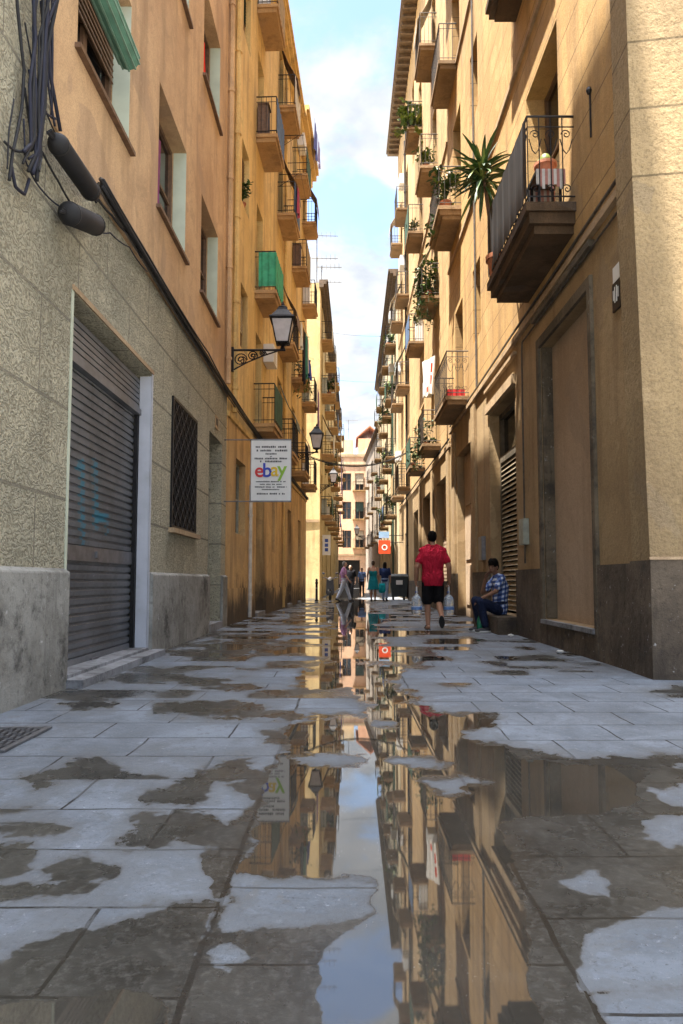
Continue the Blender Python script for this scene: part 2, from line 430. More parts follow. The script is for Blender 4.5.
DRY = [
 [(232,878),(300,877),(366,880),(371,895),(370,911),(350,918),(290,930),(233,934),(227,931),(234,902)],
 [(213,955),(222,950),(240,951),(246,957),(236,966),(225,968)],
 [(290,757),(305,753),(340,752),(368,757),(365,766),(330,769),(296,767)],
 [(385,760),(400,753),(430,756),(453,765),(448,769),(415,768),(392,765)],
 [(418,782),(428,775),(450,773),(480,778),(492,782),(470,788),(490,795),(460,797),(432,795)],
 [(646,789),(683,785),(710,790),(710,812),(668,808)],
 [(640,823),(660,818),(710,815),(710,846),(660,848),(642,838)],
 [(517,832),(532,829),(545,834),(535,837),(520,836)],
 [(670,763),(710,757),(710,768),(678,768)],
 [(568,883),(590,872),(604,884),(607,893),(585,891)],
 [(580,965),(590,938),(620,922),(683,910),(720,905),(720,989),(586,990)],
 [(597,1000),(620,992),(720,990),(720,1060),(606,1060)],
 [(302,708),(330,700),(362,704),(366,714),(330,718),(306,715)],
 [(374,722),(395,720),(400,726),(380,728)],
 [(322,690),(345,686),(358,692),(345,697),(325,696)],
]
def build_pavement():
    rows = np.concatenate([np.arange(1075, 760, -2.0), np.arange(760, 640, -1.2), np.arange(640, 598.6, -.5)])
    ys = []
    for p in rows: ys.append(at_ground(346, p).y)
    ys = np.array(ys + [40.0, 60.0, 95.0]); xs = np.linspace(-2.9, 3.6, 521)
    X, Y = np.meshgrid(xs, ys); q = -CAMH; den = Y * math.cos(PIT) + q * math.sin(PIT)
    PX = CX + FPX * X / den; PY = CY - FPX * (-Y * math.sin(PIT) + q * math.cos(PIT)) / den
    wx = PX + 15 * (vnoise(X * 9, Y * 9, 3) - .5) + 9 * (vnoise(X * 30, Y * 30, 4) - .5)
    wy = PY + 7 * (vnoise(X * 9, Y * 9, 5) - .5) + 4.5 * (vnoise(X * 30, Y * 30, 6) - .5)
    wet = np.full(X.shape, -14.0); pud = np.full(X.shape, -14.0)
    for p in PUD: pud = np.maximum(pud, sdf(wx, wy, p))
    for p in WET: wet = np.maximum(wet, sdf(wx, wy, p))
    for p in DRY:
        d = sdf(wx, wy, p); pud = np.minimum(pud, -d); wet = np.minimum(wet, -d + 1.0)
    # further off: films lying along the slab rows of the gutter, thinning out
    far = np.clip((690 - PY) / 40, 0, 1)
    row = np.floor(Y / .43); 
    n1 = vnoise(X * 2.2 + row * 7.3, row * 3.1, 11); n2 = vnoise(X * .9 + row * 2.1, row * 1.7, 12)
    gut = np.exp(-((X - .12) / .62) ** 2)
    f = (n1 * .6 + n2 * .4 + gut * .42 - .62) * 40
    pud = np.where(far > 0, np.maximum(pud, f * far - 14 * (1 - far)), pud)
    side = (vnoise(X * 1.1 + row * 5.7, row * 2.3, 21) * .55 + vnoise(X * 3 + 9, Y * 1.4, 22) * .45 - .60 + np.where(X < .1, .05, -.14)) * 36
    wet = np.maximum(wet, np.where(PY < 705, side, -14)); wet = np.maximum(wet, pud + 2.5)
    sc = np.clip((PY - 580) / 240, .12, 1)            # soften with distance so that edges keep a real width
    wet = np.clip(wet / (10 * sc + 1), -1.5, 1.5); pud = np.clip(pud / (10 * sc + 1), -1.5, 1.5)
    nr, nc = X.shape
    v = np.stack([X.ravel(), Y.ravel(), np.zeros(X.size)], 1)
    i = np.arange(nr * nc).reshape(nr, nc)
    f = np.stack([i[:-1, :-1].ravel(), i[:-1, 1:].ravel(), i[1:, 1:].ravel(), i[1:, :-1].ravel()], 1)
    me = bpy.data.meshes.new('pavement')
    me.vertices.add(len(v)); me.vertices.foreach_set('co', v.ravel())
    me.loops.add(f.size); me.loops.foreach_set('vertex_index', f.ravel())
    me.polygons.add(len(f)); me.polygons.foreach_set('loop_start', np.arange(0, f.size, 4)); me.polygons.foreach_set('loop_total', np.full(len(f), 4))
    for nm, a in (('wet', wet), ('pud', pud)):
        at = me.attributes.new(nm, 'FLOAT', 'POINT'); at.data.foreach_set('value', a.ravel().astype(np.float32))
    me.update(calc_edges=True); me.validate()
    o = bpy.data.objects.new('pavement', me); C.objects.link(o); tag(o, kind='structure')
    me.materials.append(stone_mat('wet grey flagstones', True))
    return o

def stone_mat(name, wetness):
    n = NT(name); x, y, z = n.sep()
    wob = n.math('MULTIPLY', n.math('SUBTRACT', n.noise(3.0, 3), .5), .035)
    wob2 = n.math('MULTIPLY', n.math('SUBTRACT', n.noise(2.6, 3, .5, n.vadd(n.pos, (7, 3, 1))), .5), .035)
    xx, yy = n.math('ADD', x, wob), n.math('ADD', y, wob2)
    def bricks(ox, oy, w, h, off):
        b = n.t.nodes.new('ShaderNodeTexBrick'); n.inp(b, 'Vector', n.comb(n.math('ADD', xx, ox + 100 * w), n.math('ADD', yy, oy), 0.0))
        b.inputs['Scale'].default_value = 1; b.inputs['Mortar Size'].default_value = .0065; b.inputs['Mortar Smooth'].default_value = .25
        b.inputs['Brick Width'].default_value = w; b.inputs['Row Height'].default_value = h; b.offset = off; b.offset_frequency = 2; b.squash = 1.0
        b.inputs['Color1'].default_value = (0, 0, 0, 1); b.inputs['Color2'].default_value = (1, 1, 1, 1); b.inputs['Mortar'].default_value = (.5, .5, .5, 1)
        return b.outputs['Fac'], b.outputs['Color']
    lf, lc = bricks(.36, -.34 + 43 * .43, .80, .43, .42)
    rf, rc = bricks(-.54, -.28 + 43 * .43, .66, .43, .37)
    cf, cc = bricks(.364, -.49 + 43 * .425, .904, .425, 0.0)
    isl = n.math('LESS_THAN', xx, -.364); isr = n.math('GREATER_THAN', xx, .54)
    def pick(a, b, c): return n.mix(isr, n.mix(isl, c, a), b)
    J = n.t.nodes.new('ShaderNodeSeparateColor'); n.inp(J, 0, pick(lf, rf, cf)); J = J.outputs[0]
    T = n.t.nodes.new('ShaderNodeSeparateColor'); n.inp(T, 0, pick(lc, rc, cc)); T = T.outputs[0]
    e1 = n.math('LESS_THAN', n.math('ABSOLUTE', n.math('ADD', xx, .364)), .009)
    e2 = n.math('LESS_THAN', n.math('ABSOLUTE', n.math('SUBTRACT', xx, .54)), .008)
    J = n.math('MAXIMUM', J, n.math('MAXIMUM', e1, e2))
    # stone
    big = n.noise(1.6, 7, .68, None, .4); fine = n.noise(38, 8, .75); grit = n.noise(150, 4, .7)
    c = n.mix(n.ramp(big, .3, .7), (.138, .160, .190), (.080, .093, .110))
    c = n.mix(n.math('MULTIPLY', T, .5), c, (.12, .13, .145))
    c = n.mix(n.ramp(fine, .50, .72, 0, .32), c, (.27, .30, .345))
    c = n.mix(n.ramp(fine, .32, .48, .7, 0), c, (.095, .10, .11))
    c = n.mix(n.ramp(n.noise(4.5, 8, .75, None, 1.2), .56, .66, 0, .7), c, (.12, .118, .112))
    c = n.mix(n.ramp(n.noise(2.1, 8, .7, n.vadd(n.pos, (3, 8, 1)), .5), .42, .66, 0, .55), c, (.195, .225, .265))
    c = n.mix(n.ramp(n.noise(17, 8, .78, n.vadd(n.pos, (1, 4, 2)), .6), .54, .63, 0, .7), c, (.085, .092, .102)); c = n.mix(n.ramp(n.noise(26, 8, .8, n.vadd(n.pos, (6, 1, 5)), .4), .58, .66, 0, .65), c, (.31, .345, .39)); c = n.mix(n.ramp(n.noise(75, 3, .6), .62, .68, 0, .75), c, (.06, .063, .068))
    c = n.mix(n.math('MULTIPLY', J, n.ramp(n.noise(9, 5), .2, .45, .6, 1)), c, (.02, .019, .018))
    rough = n.ramp(fine, .3, .7, .62, .85)
    height = n.math('ADD', n.math('MULTIPLY', fine, .55), n.math('ADD', n.math('MULTIPLY', grit, .25), n.math('MULTIPLY', big, .8)))
    height = n.math('SUBTRACT', height, n.math('MULTIPLY', J, 2.6))
    if wetness:
        en = n.math('ADD', n.math('MULTIPLY', n.math('SUBTRACT', n.noise(7, 8, .75), .5), 1.9), n.math('MULTIPLY', n.math('SUBTRACT', n.noise(30, 6, .75), .5), 1.3))
        wa = n.math('ADD', n.attr('wet'), en)
        pa = n.math('ADD', n.attr('pud'), n.math('ADD', n.math('MULTIPLY', en, .45), n.math('MULTIPLY', n.math('SUBTRACT', n.noise(95, 3, .6), .5), .5)))
        wa = n.math('ADD', wa, n.math('MULTIPLY', n.math('SUBTRACT', T, .5), .75)); pa = n.math('ADD', pa, n.math('MULTIPLY', n.math('SUBTRACT', T, .5), .4))
        wet = n.ramp(wa, -.10, .12); halo = n.ramp(wa, -.6, .10); pud = n.ramp(pa, -.10, .25)
        d2 = n.ramp(n.math('ADD', n.math('ADD', n.attr('wet'), n.math('MULTIPLY', n.math('SUBTRACT', T, .5), .8)), n.math('MULTIPLY', n.math('SUBTRACT', n.noise(3.4, 8, .75, n.vadd(n.pos, (2, 9, 4)), .5), .5), 4.2)), -1.15, -.85)
        c = n.mix(n.math('MULTIPLY', d2, .55), c, (.105, .112, .12))
        c = n.mix(n.math('MULTIPLY', halo, .6), c, (.085, .086, .086))
        wc = n.mix(n.ramp(n.noise(2.4, 6, .65), .3, .7), (.024, .023, .020), (.054, .052, .046))
        wc = n.mix(n.ramp(fine, .45, .75, 0, .6), wc, (.125, .122, .112))
        wc = n.mix(n.math('MULTIPLY', J, .8), wc, (.02, .018, .015))
        c = n.mix(wet, c, wc)
        c = n.mix(n.math('MULTIPLY', pud, 1.0), c, n.mix(n.ramp(big, .3, .7), (.032, .029, .024), (.055, .051, .043)))
        rw = n.ramp(n.noise(3.1, 5, .6), .35, .7, .20, .45)
        sp = n.math('MULTIPLY', n.ramp(n.noise(120, 3, .6), .66, .70), n.ramp(n.noise(3.2, 4, .6), .50, .66)); sp = n.math('MULTIPLY', sp, wet)
        c = n.mix(sp, c, (.16, .15, .13))
        r = n.mix(wet, rough, rw); r = n.mix(pud, r, 0.012); r = n.mix(sp, r, .7)
        rs = n.t.nodes.new('ShaderNodeSeparateColor'); n.inp(rs, 0, r); n.t.links.new(rs.outputs[0], n.b.inputs['Roughness'])
        keep = n.math('MULTIPLY', n.ramp(wet, 0, 1, 1.0, .22), n.ramp(pud, 0, .9, 1, .012))
        n.set('Specular IOR Level', n.math('ADD', n.math('SUBTRACT', .3, n.math('MULTIPLY', wet, .05)), n.math('MULTIPLY', pud, .72)))
        n.set('IOR', 1.58)
        nm = n.t.nodes.new('ShaderNodeBump'); n.inp(nm, 'Height', height); n.inp(nm, 'Strength', n.math('MULTIPLY', keep, .6)); nm.inputs['Distance'].default_value = .012
        n.t.links.new(nm.outputs[0], n.b.inputs['Normal'])
    else:
        n.set('Roughness', rough); n.set('Normal', n.bump(height, .5, .012)); n.set('Specular IOR Level', .3)
    n.set('Base Color', c); return n.m

build_pavement()
g = MB(); S = 400
g.face([(-S, -S, -.006), (S, -S, -.006), (S, S, -.006), (-S, S, -.006)])
tag(mk('ground', g, plain('pale dry paving', (.34, .33, .31), .9, 0, .2, 1.5, .1), origin=(0, 0, 0)), kind='structure')

# ------------------------------------------------------------------ facades
class Fac:
    def __init__(s, p0, p1, side):                    # side: +1 street lies to +X of the wall, -1 to -X
        s.p0 = Vector((p0[0], p0[1], 0)); d = Vector((p1[0] - p0[0], p1[1] - p0[1], 0)); s.len = d.length; s.t = d.normalized()
        n = Vector((s.t.y, -s.t.x, 0)); s.n = n if n.x * side > 0 or (abs(n.x) < 1e-6 and n.y * side > 0) else -n
        s.y0 = p0[1]
    def p(s, a, z, o=0.0): q = s.p0 + s.t * a + s.n * o; return Vector((q.x, q.y, z))
    def sy(s, y): return (y - s.p0.y) / s.t.y         # distance along the wall for a world y
    def pix(s, px, py, off=0.0):                      # pixel -> (s, z) on the wall plane
        d = ray(px, py); o = s.p0 + s.n * off; q = Vector((0, 0, CAMH))
        t = (o - q).dot(s.n) / d.dot(s.n); w = q + d * t
        return (w - s.p0).dot(s.t), w.z
    def box(s, mb, a0, a1, z0, z1, o0, o1):
        mb.hexa([s.p(a0,z0,o0), s.p(a1,z0,o0), s.p(a1,z0,o1), s.p(a0,z0,o1), s.p(a0,z1,o0), s.p(a1,z1,o0), s.p(a1,z1,o1), s.p(a0,z1,o1)])

def wall(name, parent, mat, F, a0, a1, z0, z1, ops=(), thick=5.0, off=0.0, top=True, inner=True):
    mb = MB(); up = Vector((0, 0, 1))
    S = sorted({a0, a1} | {min(max(v, a0), a1) for o in ops for v in o[:2]}); Z = sorted({z0, z1} | {min(max(v, z0), z1) for o in ops for v in o[2:4]})
    for i in range(len(S) - 1):
        for j in range(len(Z) - 1):
            a, b, c, d = S[i], S[i+1], Z[j], Z[j+1]
            if b - a < 1e-4 or d - c < 1e-4: continue
            m, k = (a + b) / 2, (c + d) / 2
            if any(o[0] < m < o[1] and o[2] < k < o[3] for o in ops): continue
            mb.quad_n(F.p(a,c,off), F.p(b,c,off), F.p(b,d,off), F.p(a,d,off), F.n)
    for o in ops:
        a, b = max(o[0], a0), min(o[1], a1); c, d = max(o[2], z0), min(o[3], z1); e = off - o[4]
        if b <= a or d <= c: continue
        mb.quad_n(F.p(a,c,off), F.p(a,d,off), F.p(a,d,e), F.p(a,c,e), F.t)
        mb.quad_n(F.p(b,c,off), F.p(b,d,off), F.p(b,d,e), F.p(b,c,e), -F.t)
        if c > z0 + 1e-4 or c > .01: mb.quad_n(F.p(a,c,off), F.p(b,c,off), F.p(b,c,e), F.p(a,c,e), up)
        if d < z1 - 1e-4: mb.quad_n(F.p(a,d,off), F.p(b,d,off), F.p(b,d,e), F.p(a,d,e), -up)
    B = -thick
    mb.quad_n(F.p(a0,z0,off), F.p(a0,z1,off), F.p(a0,z1,B), F.p(a0,z0,B), -F.t)
    mb.quad_n(F.p(a1,z0,off), F.p(a1,z1,off), F.p(a1,z1,B), F.p(a1,z0,B), F.t)
    mb.quad_n(F.p(a0,z0,B), F.p(a1,z0,B), F.p(a1,z1,B), F.p(a0,z1,B), -F.n)
    if top: mb.quad_n(F.p(a0,z1,off), F.p(a1,z1,off), F.p(a1,z1,B), F.p(a0,z1,B), up)
    return mk(name, mb, mat, parent)

def window(F, op, parent, style='casement', off=0.0, frame=None, name='window'):
    a, b, c, d, dep = op; e = off - dep; mb = MB(); w = .07; fo = e + .05; bo = e - .02
    F.box(mb, a + .004, a + w, c + .004, d - .004, bo, fo); F.box(mb, b - w, b - .004, c + .004, d - .004, bo, fo)
    F.box(mb, a + w, b - w, c + .004, c + w, bo, fo); F.box(mb, a + w, b - w, d - w, d - .004, bo, fo)
    m = (a + b) / 2
    F.box(mb, m - .05, m + .05, c + w, d - w, bo, fo - .008)
    for k in ([.62] if d - c > 1.8 else [.5]):
        z = c + (d - c) * k
        F.box(mb, a + w, m - .05, z - .022, z + .022, bo, fo - .014); F.box(mb, m + .05, b - w, z - .022, z + .022, bo, fo - .014)
    fr = mk(name, mb, frame or M['wood'], parent)
    pn = MB(); F.box(pn, a + .02, b - .02, c + .02, d - .02, e - .05, e + .005); mk('pane', pn, M['glass_dark'], fr)
    if style in ('blind', 'half'):
        bl = MB(); z1 = d - .02; z0 = c + .05 if style == 'blind' else c + (d - c) * random.uniform(.35, .6)
        k = int((z1 - z0) / .075)
        for i in range(k):
            q = z0 + i * .075
            bl.hexa([F.p(a+.05,q,fo+.03), F.p(b-.05,q,fo+.03), F.p(b-.05,q,fo+.045), F.p(a+.05,q,fo+.045), F.p(a+.05,q+.07,fo+.01), F.p(b-.05,q+.07,fo+.01), F.p(b-.05,q+.07,fo+.025), F.p(a+.05,q+.07,fo+.025)])
        mk('blind', bl, random.choice([M['blind'], M['blind_pale'], M['green_paint']]), fr)
    return fr

def shutters(F, op, parent, mat, off=0.0):           # louvred leaves closed in the opening
    a, b, c, d, dep = op; e = off - dep; m = (a + b) / 2; mb = MB()
    for x0, x1 in ((a + .01, m - .006), (m + .006, b - .01)):
        F.box(mb, x0, x0 + .06, c + .01, d - .01, e, e + .05); F.box(mb, x1 - .06, x1, c + .01, d - .01, e, e + .05)
        for z in (c + .01, (c + d) / 2, d - .1): F.box(mb, x0 + .06, x1 - .06, z, z + .09, e, e + .046)
        q = c + .12
        while q < d - .14:
            if not (c + d) / 2 - .04 < q < (c + d) / 2 + .1:
                mb.hexa([F.p(x0+.06,q,e+.03), F.p(x1-.06,q,e+.03), F.p(x1-.06,q,e+.042), F.p(x0+.06,q,e+.042), F.p(x0+.06,q+.05,e+.004), F.p(x1-.06,q+.05,e+.004), F.p(x1-.06,q+.05,e+.016), F.p(x0+.06,q+.05,e+.016)])
            q += .06
    fr = mk('window', mb, mat, parent)
    pn = MB(); F.box(pn, a + .01, b - .01, c + .01, d - .01, e - .06, e - .012); mk('pane', pn, M['glass_dark'], fr)
    return fr

def spiral(c, u, v, r0, turns, n=18, shrink=.12):
    out = []
    for i in range(n + 1):
        q = 2 * math.pi * turns * i / n; r = r0 * (1 - (1 - shrink) * i / n)
        out.append(Vector(c) + Vector(u) * (r * math.cos(q)) + Vector(v) * (r * math.sin(q)))
    return out

def balcony(F, parent, a0, a1, z, prot=.56, slab=None, rail=None, rh=1.05, th=.16, cloth=None, pitch=.115, scroll=False):
    slab = slab or M['slab_l']; rail = rail or M['iron']; mb = MB(); up = Vector((0, 0, 1))
    F.box(mb, a0, a1, z - th * .45, z, -.02, prot)
    F.box(mb, a0 + .05, a1 - .05, z - th, z - th * .45, -.02, prot - .05)
    if th > .2: F.box(mb, a0 + .12, a1 - .12, z - th * 1.4, z - th, -.02, prot - .13)
    s = mk('balcony', mb, slab, parent)
    r = MB(); o = prot - .04; b0, b1 = a0 + .04, a1 - .04
    for zz, q in ((z + rh, .017), (z + .09, .011), (z + rh - .14, .009)):
        r.tube([F.p(b0, zz, 0), F.p(b0, zz, o), F.p(b1, zz, o), F.p(b1, zz, 0)], q, 5)
    pts = []
    k = max(3, int(o / pitch))
    for i in range(1, k + 1): pts += [(b0, o * i / k), (b1, o * i / k)]
    k = max(4, int((b1 - b0) / pitch))
    for i in range(1, k): pts.append((b0 + (b1 - b0) * i / k, o))
    for a, w in pts: r.tube([F.p(a, z, w), F.p(a, z + rh, w)], .0085, 4, False)
    if scroll:
        for side in (b0, b1):
            for i in range(3):
                w = o * (i + .5) / 3
                for zz, rr in ((z + rh - .24, .065), (z + .19, .065)):
                    r.tube(spiral(F.p(side, zz, w), F.n, up, rr, 1.4), .007, 4)
                r.tube([F.p(side, z + rh - .3, w - .08), F.p(side, z + rh - .45, w - .04), F.p(side, z + rh - .5, w), F.p(side, z + rh - .45, w + .04), F.p(side, z + rh - .3, w + .08)], .007, 4)
        for i in range(int((b1 - b0) / .2)):
            q = b0 + .1 + i * .2
            for zz in (z + rh - .24, z + .19): r.tube(spiral(F.p(q, zz, o), F.t, up, .065, 1.4), .007, 4)
    mk('railing', r, rail, s)
    if cloth:
        cm, full = cloth; q = MB(); oo = o + .025; n = 24
        rng = [(b0 + (b1 - b0) * i / n, oo + .012 * math.sin(i * 1.7)) for i in range(n + 1)]
        path = [F.p(b0 - .02, 0, .1 + (oo - .1) * i / 8) + F.t * (.01 * math.sin(i * 2.1)) for i in range(9)] + [F.p(a, 0, w) for a, w in rng]
        if full == 'front': path = [F.p(a, 0, w) for a, w in rng]
        for i in range(len(path) - 1):
            a, b = path[i], path[i + 1]; d = F.n * -.006 if i >= 9 or full == 'front' else F.t * .006
            zs = [(z + .1, z + rh - .03)]
            for c0, c1 in zs:
                A = [Vector((a.x, a.y, c0)), Vector((b.x, b.y, c0)), Vector((b.x, b.y, c0)) + d, Vector((a.x, a.y, c0)) + d]
                q.hexa(A + [v + Vector((0, 0, c1 - c0)) for v in A])
        mk('privacy_screen', q, cm, s)
    return s

def clutter(F, parent, a0, a1, z, prot, rng):
    # things fixed to a balcony: a slatted blind thrown over the rail, a cupboard, a wash basin shelf, an air conditioner
    k = rng.random(); m = (a0 + a1) / 2
    if k < .35:
        mb = MB(); x0, x1 = m - .45, m + .45; q = z + 2.2; n_ = 22
        pts = [(z + 2.25, .03), (z + 1.6, prot * .5), (z + 1.08, prot + .02), (z + .55 + .3 * rng.random(), prot + .05)]
        for (z0, o0), (z1, o1) in zip(pts, pts[1:]):
            for i in range(10):
                t0, t1 = i / 10, (i + .82) / 10
                p = [(z0 + (z1 - z0) * t, o0 + (o1 - o0) * t) for t in (t0, t1)]
                mb.hexa([F.p(x0, p[0][0], p[0][1]), F.p(x1, p[0][0], p[0][1]), F.p(x1, p[0][0], p[0][1] + .015), F.p(x0, p[0][0], p[0][1] + .015), F.p(x0, p[1][0], p[1][1]), F.p(x1, p[1][0], p[1][1]), F.p(x1, p[1][0], p[1][1] + .015), F.p(x0, p[1][0], p[1][1] + .015)])
        mk('slatted_blind', mb, rng.choice([M['blind'], M['green_paint'], M['blind_pale'], M['wood']]), parent)
    elif k < .55:
        mb = MB(); F.box(mb, a0 + .08, a0 + .42, z + .003, z + .85, .03, .3); F.box(mb, a0 + .06, a0 + .44, z + .853, z + .88, .02, .33); mk('balcony_cupboard', mb, rng.choice([M['white_plastic'], M['wood_pale'], M['wood']]), parent)
    elif k < .75:
        mb = MB(); F.box(mb, a1 - .1, a1 + .6, z + 2.0, z + 2.5, .02, .3)
        for i in range(6): F.box(mb, a1 - .05, a1 + .4, z + 2.06 + i * .07, z + 2.09 + i * .07, .302, .312)
        mk('air_conditioner', mb, M['white_plastic'], parent)

def cornice(F, parent, a0, a1, z, out, mat, h=.35, corbels=0, name='cornice'):
    mb = MB()
    F.box(mb, a0, a1, z, z + h * .4, -.05, out * .45); F.box(mb, a0, a1, z + h * .4, z + h * .75, -.05, out * .8); F.box(mb, a0, a1, z + h * .75, z + h, -.05, out)
    if corbels:
        a = a0 + .1
        while a < a1 - .2:
            F.box(mb, a, a + .16, z - .32, z - .003, .003, out * .42); a += corbels
    return mk(name, mb, mat, parent)
def strip(F, parent, a0, a1, z0, z1, o, mat, name='string_course', o0=-.02):
    mb = MB(); F.box(mb, a0, a1, z0, z1, o0, o); return mk(name, mb, mat, parent)
def pipe(F, parent, a, z0, z1, r, mat, name='drainpipe', off=.07):
    mb = MB(); mb.tube([F.p(a, z0, off), F.p(a, z1, off)], r, 8)
    z = z0 + .5
    while z < z1: mb.tube([F.p(a, z, off), F.p(a, z + .05, off)], r * 1.35, 8); z += 1.9
    return mk(name, mb, mat, parent)
# ================================================================== LEFT, first building (stucco ground floor, salmon above)
FA = Fac((-2.46, 0), (-2.46, 10), 1)
A = thing('apartment_building', 'salmon block with rough grey green stucco ground floor and roller shutter, nearest left', 'building', (-2.46, 4, 0))
SH = (6.14, 8.72, 0, 3.52, .22); GW = (9.73, 11.33, 1.66, 3.53, .10); DR = (12.45, 13.72, 0, 3.62, .28)
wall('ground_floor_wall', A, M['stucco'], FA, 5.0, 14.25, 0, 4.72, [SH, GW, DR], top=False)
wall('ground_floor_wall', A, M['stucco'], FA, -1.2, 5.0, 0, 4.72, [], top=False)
ops = []
for k, z in enumerate((5.80, 9.63, 13.45, 17.3)):
    for a, b in ((6.08, 7.61), (8.81, 10.38), (11.5, 13.04)):
        ops.append((a, b, z, z + (1.70 if k < 3 else 1.5), .27))
wall('upper_wall', A, M['salmon'], FA, 5.56, 14.25, 4.72, 22.4, ops)
wall('corner_shade_wall', A, M['stucco'], FA, 3.62, 5.56, 4.72, 27.0, [])  # top out of view, raised so its shadow falls across the right corner
wall('unseen_shade_wing', A, M['stucco'], FA, -1.2, 3.62, 4.72, 23.2, [])  # unseen wing, height set to shade the near paving and end face
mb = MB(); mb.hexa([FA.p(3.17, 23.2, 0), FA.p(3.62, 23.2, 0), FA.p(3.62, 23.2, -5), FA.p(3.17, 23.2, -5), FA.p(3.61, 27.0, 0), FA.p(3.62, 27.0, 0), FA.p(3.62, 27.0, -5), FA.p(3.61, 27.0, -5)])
mk('unseen_shadow_slope', mb, M['stucco'], A)  # added out of view, slope shaped to cast the diagonal shadow edge opposite
for i, o in enumerate(ops):
    window(FA, o, A, 'casement' if i % 3 else 'half')
    s_ = MB(); FA.box(s_, o[0] - .06, o[1] + .06, o[2] - .05, o[2] - .003, -.02, .06); mk('window_sill', s_, M['wood'], A)
# painted reveals (pale) as thin linings on the far jamb
for o in ops[:6]:
    l = MB(); FA.box(l, o[1] - .012, o[1] - .002, o[2] + .002, o[3] - .002, -.2, -.004); mk('jamb_lining', l, M['reveal'], A)
# plinth
for a0, a1 in ((-1.2, SH[0] - .03), (SH[1] + .03, DR[0] - .02), (DR[1] + .02, 14.25)):
    mb = MB(); FA.box(mb, a0, a1, 0, .985, .003, .055)
    mb.hexa([FA.p(a0,.985,.003), FA.p(a1,.985,.003), FA.p(a1,.985,.055), FA.p(a0,.985,.055), FA.p(a0,1.03,.003), FA.p(a1,1.03,.003), FA.p(a1,1.0,.05), FA.p(a0,1.0,.05)])
    mk('plinth', mb, M['plinth_l'], A)
# shutter
a, b, c, d, dep = SH
sh = MB(); z = .16; e = -dep
FA.box(sh, a + .012, b - .012, .012, .16, e - .03, e + .02)
while z < 3.02:
    for (z0, z1, o0, o1) in ((z, z + .018, e - .012, e - .012), (z + .018, z + .068, e + .012, e + .022), (z + .068, z + .085, e + .006, e - .012)):
        sh.quad_n(FA.p(a+.012, z0, o0), FA.p(b-.012, z0, o0), FA.p(b-.012, z1, o1), FA.p(a+.012, z1, o1), FA.n)
    sh.quad_n(FA.p(a+.012, z+.018, e-.012), FA.p(b-.012, z+.018, e-.012), FA.p(b-.012, z+.018, e+.012), FA.p(a+.012, z+.018, e+.012), Vector((0,0,-1)))
    z += .085
so = mk('roller_shutter', sh, M['shutter'], A)
hb = MB(); FA.box(hb, a + .03, b - .03, 1.12, 1.27, e + .024, e + .034); mk('lock_bar', hb, M['steel'], so)
lk = MB(); FA.box(lk, (a+b)/2 - .05, (a+b)/2 + .05, 1.16, 1.23, e + .037, e + .06); FA.box(lk, (a+b)/2 - .1, (a+b)/2 + .1, .03, .12, e + .023, e + .05); mk('lock', lk, M['steel'], so)
bx = MB(); FA.box(bx, a + .01, b - .01, 3.0, 3.07, e + .005, e + .10)
z = 3.075
while z < 3.44:
    FA.box(bx, a + .01, b - .01, z, z + .05, e + .03, e + .075); z += .066
mk('shutter_box', bx, M['shutter'], A)
for q in (a + .002, b - .062):
    g = MB(); FA.box(g, q, q + .06, .01, 3.0, e + .024, e + .07); mk('guide_rail', g, M['iron'], A)
jm = MB(); FA.box(jm, b - .02, b + .03, 0, 3.53, .003, .010); FA.box(jm, b - .016, b - .002, 0, 3.50, e + .075, -.003); mk('white_jamb', jm, M['white_paint'], A)
jm = MB(); FA.box(jm, a - .02, a - .002, 0, 3.5, -.21, -.004); FA.box(jm, a - .03, a + .02, 0, 3.53, -.003, .006); mk('jamb', jm, M['reveal'], A)
jm = MB(); FA.box(jm, a - .028, b + .028, 3.53, 3.58, .003, .02); mk('lintel', jm, M['stone_trim'], A)
st = MB(); FA.box(st, a - .05, b + .12, 0, .07, -.21, .20); FA.box(st, a + .05, b - .02, .07, .10, -.2, .03); mk('door_step', st, M['step'], A)
# barred window
a, b, c, d, dep = GW
g = MB(); FA.box(g, a, b, c, c + .04, -.005, .03); FA.box(g, a, b, d - .04, d, -.005, .03); FA.box(g, a, a + .04, c + .04, d - .04, -.005, .03); FA.box(g, b - .04, b, c + .04, d - .04, -.005, .03)
for i in range(1, 22):
    q = a + (b - a) * i / 22; g.tube([FA.p(q, c + .03, .012), FA.p(q, d - .03, .012)], .011, 4, False)
for s_ in (1, -1):
    for i in range(-8, 14):
        z0 = c + i * .26; pts = []
        x0, x1 = a + .04, b - .04; z1 = z0 + s_ * (x1 - x0) * .9
        lo, hi = c + .04, d - .04
        t0 = 0; t1 = 1; dz = z1 - z0
        for lim, sg in ((lo, 1), (hi, -1)):
            t = (lim - z0) / dz
            if (dz > 0) == (sg > 0): t0 = max(t0, t)
            else: t1 = min(t1, t)
        if t1 - t0 > .03: g.tube([FA.p(x0 + (x1-x0)*t0, z0 + dz*t0, .026), FA.p(x0 + (x1-x0)*t1, z0 + dz*t1, .026)], .008, 4, False)
mk('window_grille', g, M['iron'], A)
window(FA, (a, b, c, d, .10), A, 'casement', frame=M['wood'])
s_ = MB(); FA.box(s_, a - .06, b + .06, c - .07, c - .003, -.02, .09); mk('window_sill', s_, M['stone_trim'], A)
